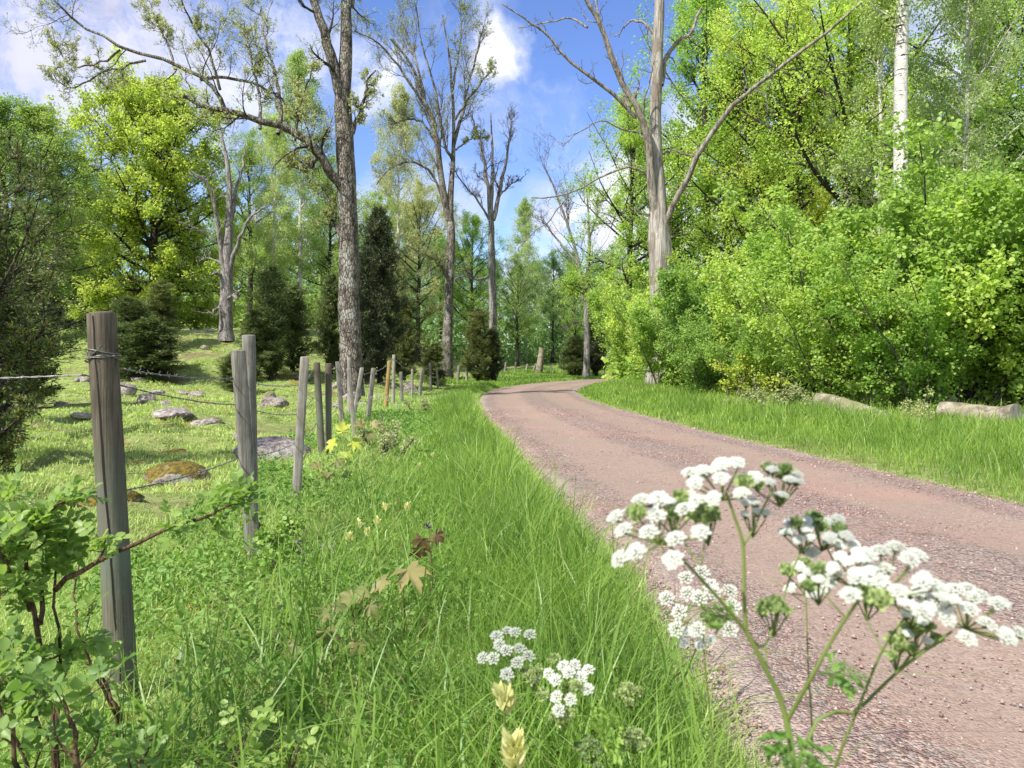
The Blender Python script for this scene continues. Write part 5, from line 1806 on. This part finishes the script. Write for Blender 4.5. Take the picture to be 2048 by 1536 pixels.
maple('reddish brown drooping maple seedling standing out of the grass', 857, 3.2,
      [(845, 1080, .0, .15, (-.35, 0, -1), (-.2, -1, .3)), (872, 1070, -.02, .11, (.7, .1, -.5), (.2, -.8, .5)), (838, 1100, .03, .12, (-.1, .1, -1), (.3, -1, .3))], 'leaf_maple_brown', 601)
maple('pale green maple seedling with one wide spread leaf in the verge', 800, 2.75,
      [(815, 1140, 0, .20, (.55, -.5, -.35), (0, -.35, 1)), (770, 1160, .03, .14, (-.8, -.3, -.3), (-.1, -.4, 1)), (730, 1180, .05, .15, (-.9, -.2, -.25), (0, -.5, 1))], 'leaf_maple_pale', 602)
maple('pale brown maple seedling with upright leaves above the fern stems', 655, 2.45,
      [(652, 1262, 0, .13, (.1, 0, -1), (.0, -1, .3)), (592, 1292, .02, .12, (-.8, -.2, -.5), (-.1, -.8, .6)), (712, 1285, .02, .10, (.5, -.2, -.7), (.2, -1, .3)), (672, 1215, .06, .11, (.5, .4, .1), (0, -.5, 1))], 'leaf_maple_pale', 603)
maple('pinkish maple seedling left of the wide leaf', 700, 2.7,
      [(700, 1195, 0, .13, (-.8, -.3, -.2), (.0, -.6, .8)), (740, 1210, .02, .12, (.6, -.3, -.6), (.1, -.8, .6)), (655, 1225, .02, .10, (-.9, 0, -.3), (0, -.6, .8))], 'leaf_maple_pale', 604)
maple('bright yellow maple sapling before the field tree trunk', 690, 7.6,
      [(685, 862, 0, .24, (.0, -.1, .8), (.0, -1, .4)), (668, 886, .05, .26, (-.8, -.2, -.3), (-.1, -.6, .8)), (705, 885, .05, .26, (.8, -.2, -.3), (.1, -.6, .8)), (690, 905, -.05, .24, (.1, -.6, -.6), (0, -.8, .8))], 'leaf_yellow', 605, 'maple_sapling')
maple('pale maple sapling just right of the bright yellow one', 727, 8.6,
      [(722, 852, 0, .22, (-.4, -.1, .6), (.0, -1, .4)), (735, 868, .05, .24, (.8, -.2, -.1), (-.1, -.6, .8)), (720, 880, .05, .22, (-.7, -.2, -.4), (.1, -.6, .8)), (745, 850, .1, .2, (.6, 0, .3), (0, -.8, .6))], 'leaf_maple_pale', 606, 'maple_sapling')
maple('low spreading maple sapling at the foot of the round post pair', 655, 6.2,
      [(640, 930, 0, .2, (-.6, -.3, .1), (.0, -.6, 1)), (672, 925, .05, .2, (.8, -.2, -.1), (-.1, -.6, .8)), (655, 945, -.05, .2, (.1, -.7, -.2), (.1, -.6, .8)), (690, 948, .1, .16, (.6, 0, -.3), (0, -.8, .6))], 'leaf_maple_pale', 607, 'maple_sapling')
SH = hazel(172, .9, 7, 30, .05, 5, 'leaf_soft', 5, 4, .05)
for (px, Y, s, lab) in ((792, 9.5, .60, 'yellow green shrublet beside the yellow brown post'), (765, 8.2, .50, 'yellow green shrublet right of the maple saplings'),
                        (850, 15.5, .62, 'pale shrublet at the fence beyond the pink boulder')):
    tree_at(SH, 'shrub_bush', lab, 'bush', px, Y, px, s, 'young shrubs along the fence')
IV_ = hazel(173, .55, 6, 14, .045, 9, 'leaf_mid', 7, 3, .03)
tree_at(IV_, 'climbing_bush', 'dark green leafy sprout climbing beside the second post', 'bush', 536, 4.12, 0, .62, leaf='herb')


# --- wild rose bush, bottom left
def rose_bush(label, base, stems, seed, n2=6, n3=4, m=4, group=None, L2=(.12, .32)):
    n2, n3, m = n2 - 1, n3 - 1, max(1, m - 1)
    rg = np.random.default_rng(seed)
    b = np.array(base)
    LP = np.array([resample([pp(*p) for p in st], 14, rg, .003) for st in stems])
    LR = np.array([np.linspace(.0065, .0022, 14)] * len(stems)) * rg.uniform(.8, 1.3, (len(stems), 1))
    P2, R2 = grow(rg, LP, LR, n2, .2, 1.0, L2[0], L2[1], 50, 7, .5, .5, .6, .4, .0014, fall=.3)
    P3, R3 = grow(rg, P2, R2, n3, .2, 1.0, .25, .5, 48, 5, .3, .4, .6, .5, .001, fall=.2)
    st = [tubes(LP - b, LR, 7), tubes(P2 - b, R2, 5), tubes(P3 - b, R3, 4)]
    # compound leaves: rachis with five leaflets
    src = np.concatenate([P3[:, [0, 2, 4]].reshape(-1, 3, 3), P2[:, [2, 4, 6]]])
    pos, tan = on_twigs(rg, src, m, .004, .1)
    n = len(pos)
    d = nrm(tan * .5 + rg.normal(0, .6, (n, 3)) + [0, -.15, .25])
    Lr = rg.uniform(.030, .052, n)[:, None]
    upv = nrm(np.stack([rg.normal(0, .35, n), rg.normal(-.35, .35, n), np.ones(n)], -1))
    sd_ = nrm(np.cross(d, upv))
    un = np.cross(sd_, d)
    lf = []
    for (q, sg) in ((.35, 1), (.35, -1), (.72, 1), (.72, -1), (1.0, 0)):
        p0 = pos + d * Lr * q
        ax = nrm(d * (.45 if sg else 1.0) + sd_ * sg * .9 + rg.normal(0, .12, (n, 3)))
        un2 = nrm(un + rg.normal(0, .22, (n, 3)))
        un2 = nrm(un2 - (un2 * ax).sum(-1, keepdims=True) * ax)
        bb = np.cross(ax, un2)
        s = (rg.uniform(.016, .027, n) * (1.1 if sg == 0 else 1.0))[:, None]
        rows = [(0, 0, 0), (.22, .30, .05), (.52, .38, .08), (.80, .25, .04), (1.0, 0, -.10)]
        cl_, ll_, rr_ = [], [], []
        V = np.stack([p0, p0 + s * (ax * .22 + bb * .30 + un2 * .07), p0 + s * (ax * .55 + bb * .38 + un2 * .09), p0 + s * (ax * .84 + bb * .22 + un2 * .02), p0 + s * (ax - un2 * .10),
                      p0 + s * (ax * .84 - bb * .22 + un2 * .02), p0 + s * (ax * .55 - bb * .38 + un2 * .09), p0 + s * (ax * .22 - bb * .30 + un2 * .07), p0 + s * (ax * .5 - un2 * .02)], 1).reshape(-1, 3)
        i = np.arange(n)[:, None] * 9
        Fa = np.concatenate([i + np.array([[0, 1, 2, 8]]), i + np.array([[8, 2, 3, 4]]), i + np.array([[8, 4, 5, 6]]), i + np.array([[0, 8, 6, 7]])], 1).reshape(-1, 4)
        lf.append((V - b, Fa, 0, np.repeat(rg.random(n), 4)))
    ra = np.stack([pos, pos + d * Lr * .5, pos + d * Lr], 1)
    o = thing('rose_bush', label, 'bush', tuple(b), group=group)
    obj('stems', smooth(fast_mesh('rose_stems', st, [MAT['stem_rose']])), o)
    lf.append(tubes(ra - b, np.full((n, 3), .0007), 3) + (0,))
    obj('leaves', fast_mesh('rose_leaves', lf, [MAT['leaf_rose']]), o)
    return o


yb = 1.75
rose_bush('wild rose bush with arching stem in front of the first post', gb(100, 0, yb), [
    [(120, 1690, yb), (100, 1400, yb), (60, 1200, yb), (50, 1080, yb), (20, 1000, yb + .1)],
    [(130, 1690, yb), (110, 1480, yb), (120, 1330, yb), (108, 1180, yb), (130, 1060, yb + .1)],
    [(120, 1690, yb), (40, 1500, yb - .1), (0, 1300, yb - .1), (-30, 1120, yb - .15)],
    [(110, 1180, yb), (150, 1150, yb), (240, 1100, yb + .05), (350, 1050, yb + .1), (440, 1022, yb + .15), (505, 960, yb + .2)],
    [(80, 1250, yb), (90, 1130, yb + .05), (130, 1050, yb + .1), (150, 985, yb + .1)],
    [(100, 1480, yb - .1), (60, 1420, yb - .2), (10, 1380, yb - .2)],
    [(60, 1220, yb), (20, 1150, yb - .1), (-10, 1060, yb - .1)],
    [(50, 1100, yb), (90, 1030, yb), (130, 1000, yb)],
], 701, 7, 4, 3, L2=(.08, .22))
yb = 2.05
rose_bush('second wild rose with bare slanting stem at the foot of the first post', gb(250, 0, yb), [
    [(250, 1500, yb), (215, 1400, yb), (170, 1300, yb - .05), (150, 1200, yb), (160, 1100, yb + .05)],
    [(250, 1500, yb), (235, 1420, yb), (200, 1350, yb), (130, 1300, yb)],
], 702, 5, 3, 2)
yb = 1.35
rose_bush('low wild rose shoots along the bottom left edge', gb(200, 0, yb), [
    [(180, 1950, yb), (160, 1600, yb), (150, 1480, yb), (130, 1400, yb)],
    [(220, 1950, yb), (250, 1650, yb + .1), (280, 1540, yb + .15), (300, 1470, yb + .2)],
    [(200, 1950, yb), (60, 1620, yb), (20, 1480, yb), (0, 1400, yb)],
], 703, 6, 4, 2)
yb = 1.7
rose_bush('low leafy rose shoots in the grass right of the first post foot', gb(480, 0, yb), [
    [(480, 1690, yb), (470, 1540, yb), (490, 1470, yb)],
    [(480, 1690, yb), (420, 1580, yb), (395, 1520, yb)],
    [(480, 1690, yb), (560, 1580, yb), (600, 1500, yb)],
], 704, 5, 3, 2, L2=(.2, .4))

# flies on the flowers
for (px, py, Y, lab) in ((1480, 930, .61, 'small black fly on the top white flower head'), (1300, 1012, .57, 'small black fly on the left white flower head')):
    c = np.array(pp(px, py, Y))
    body = IV * np.array([.0034, .0015, .0014])
    hd = IV * .0011 + np.array([-.0042, 0, 0])
    wv = np.array([[0, .0005, .0012], [.0045, .003, .0018], [.0052, .0012, .0018], [0, -.0005, .0012], [.0045, -.003, .0018], [.0052, -.0012, .0018]])
    o = obj('fly', fast_mesh('fly', [(body, IF), (hd, IF), (wv, np.array([[0, 1, 2], [3, 5, 4]]))], [MAT['insect']]), label=lab, category='fly')
    o.location = c
    o.rotation_euler = (0, 0, .5)
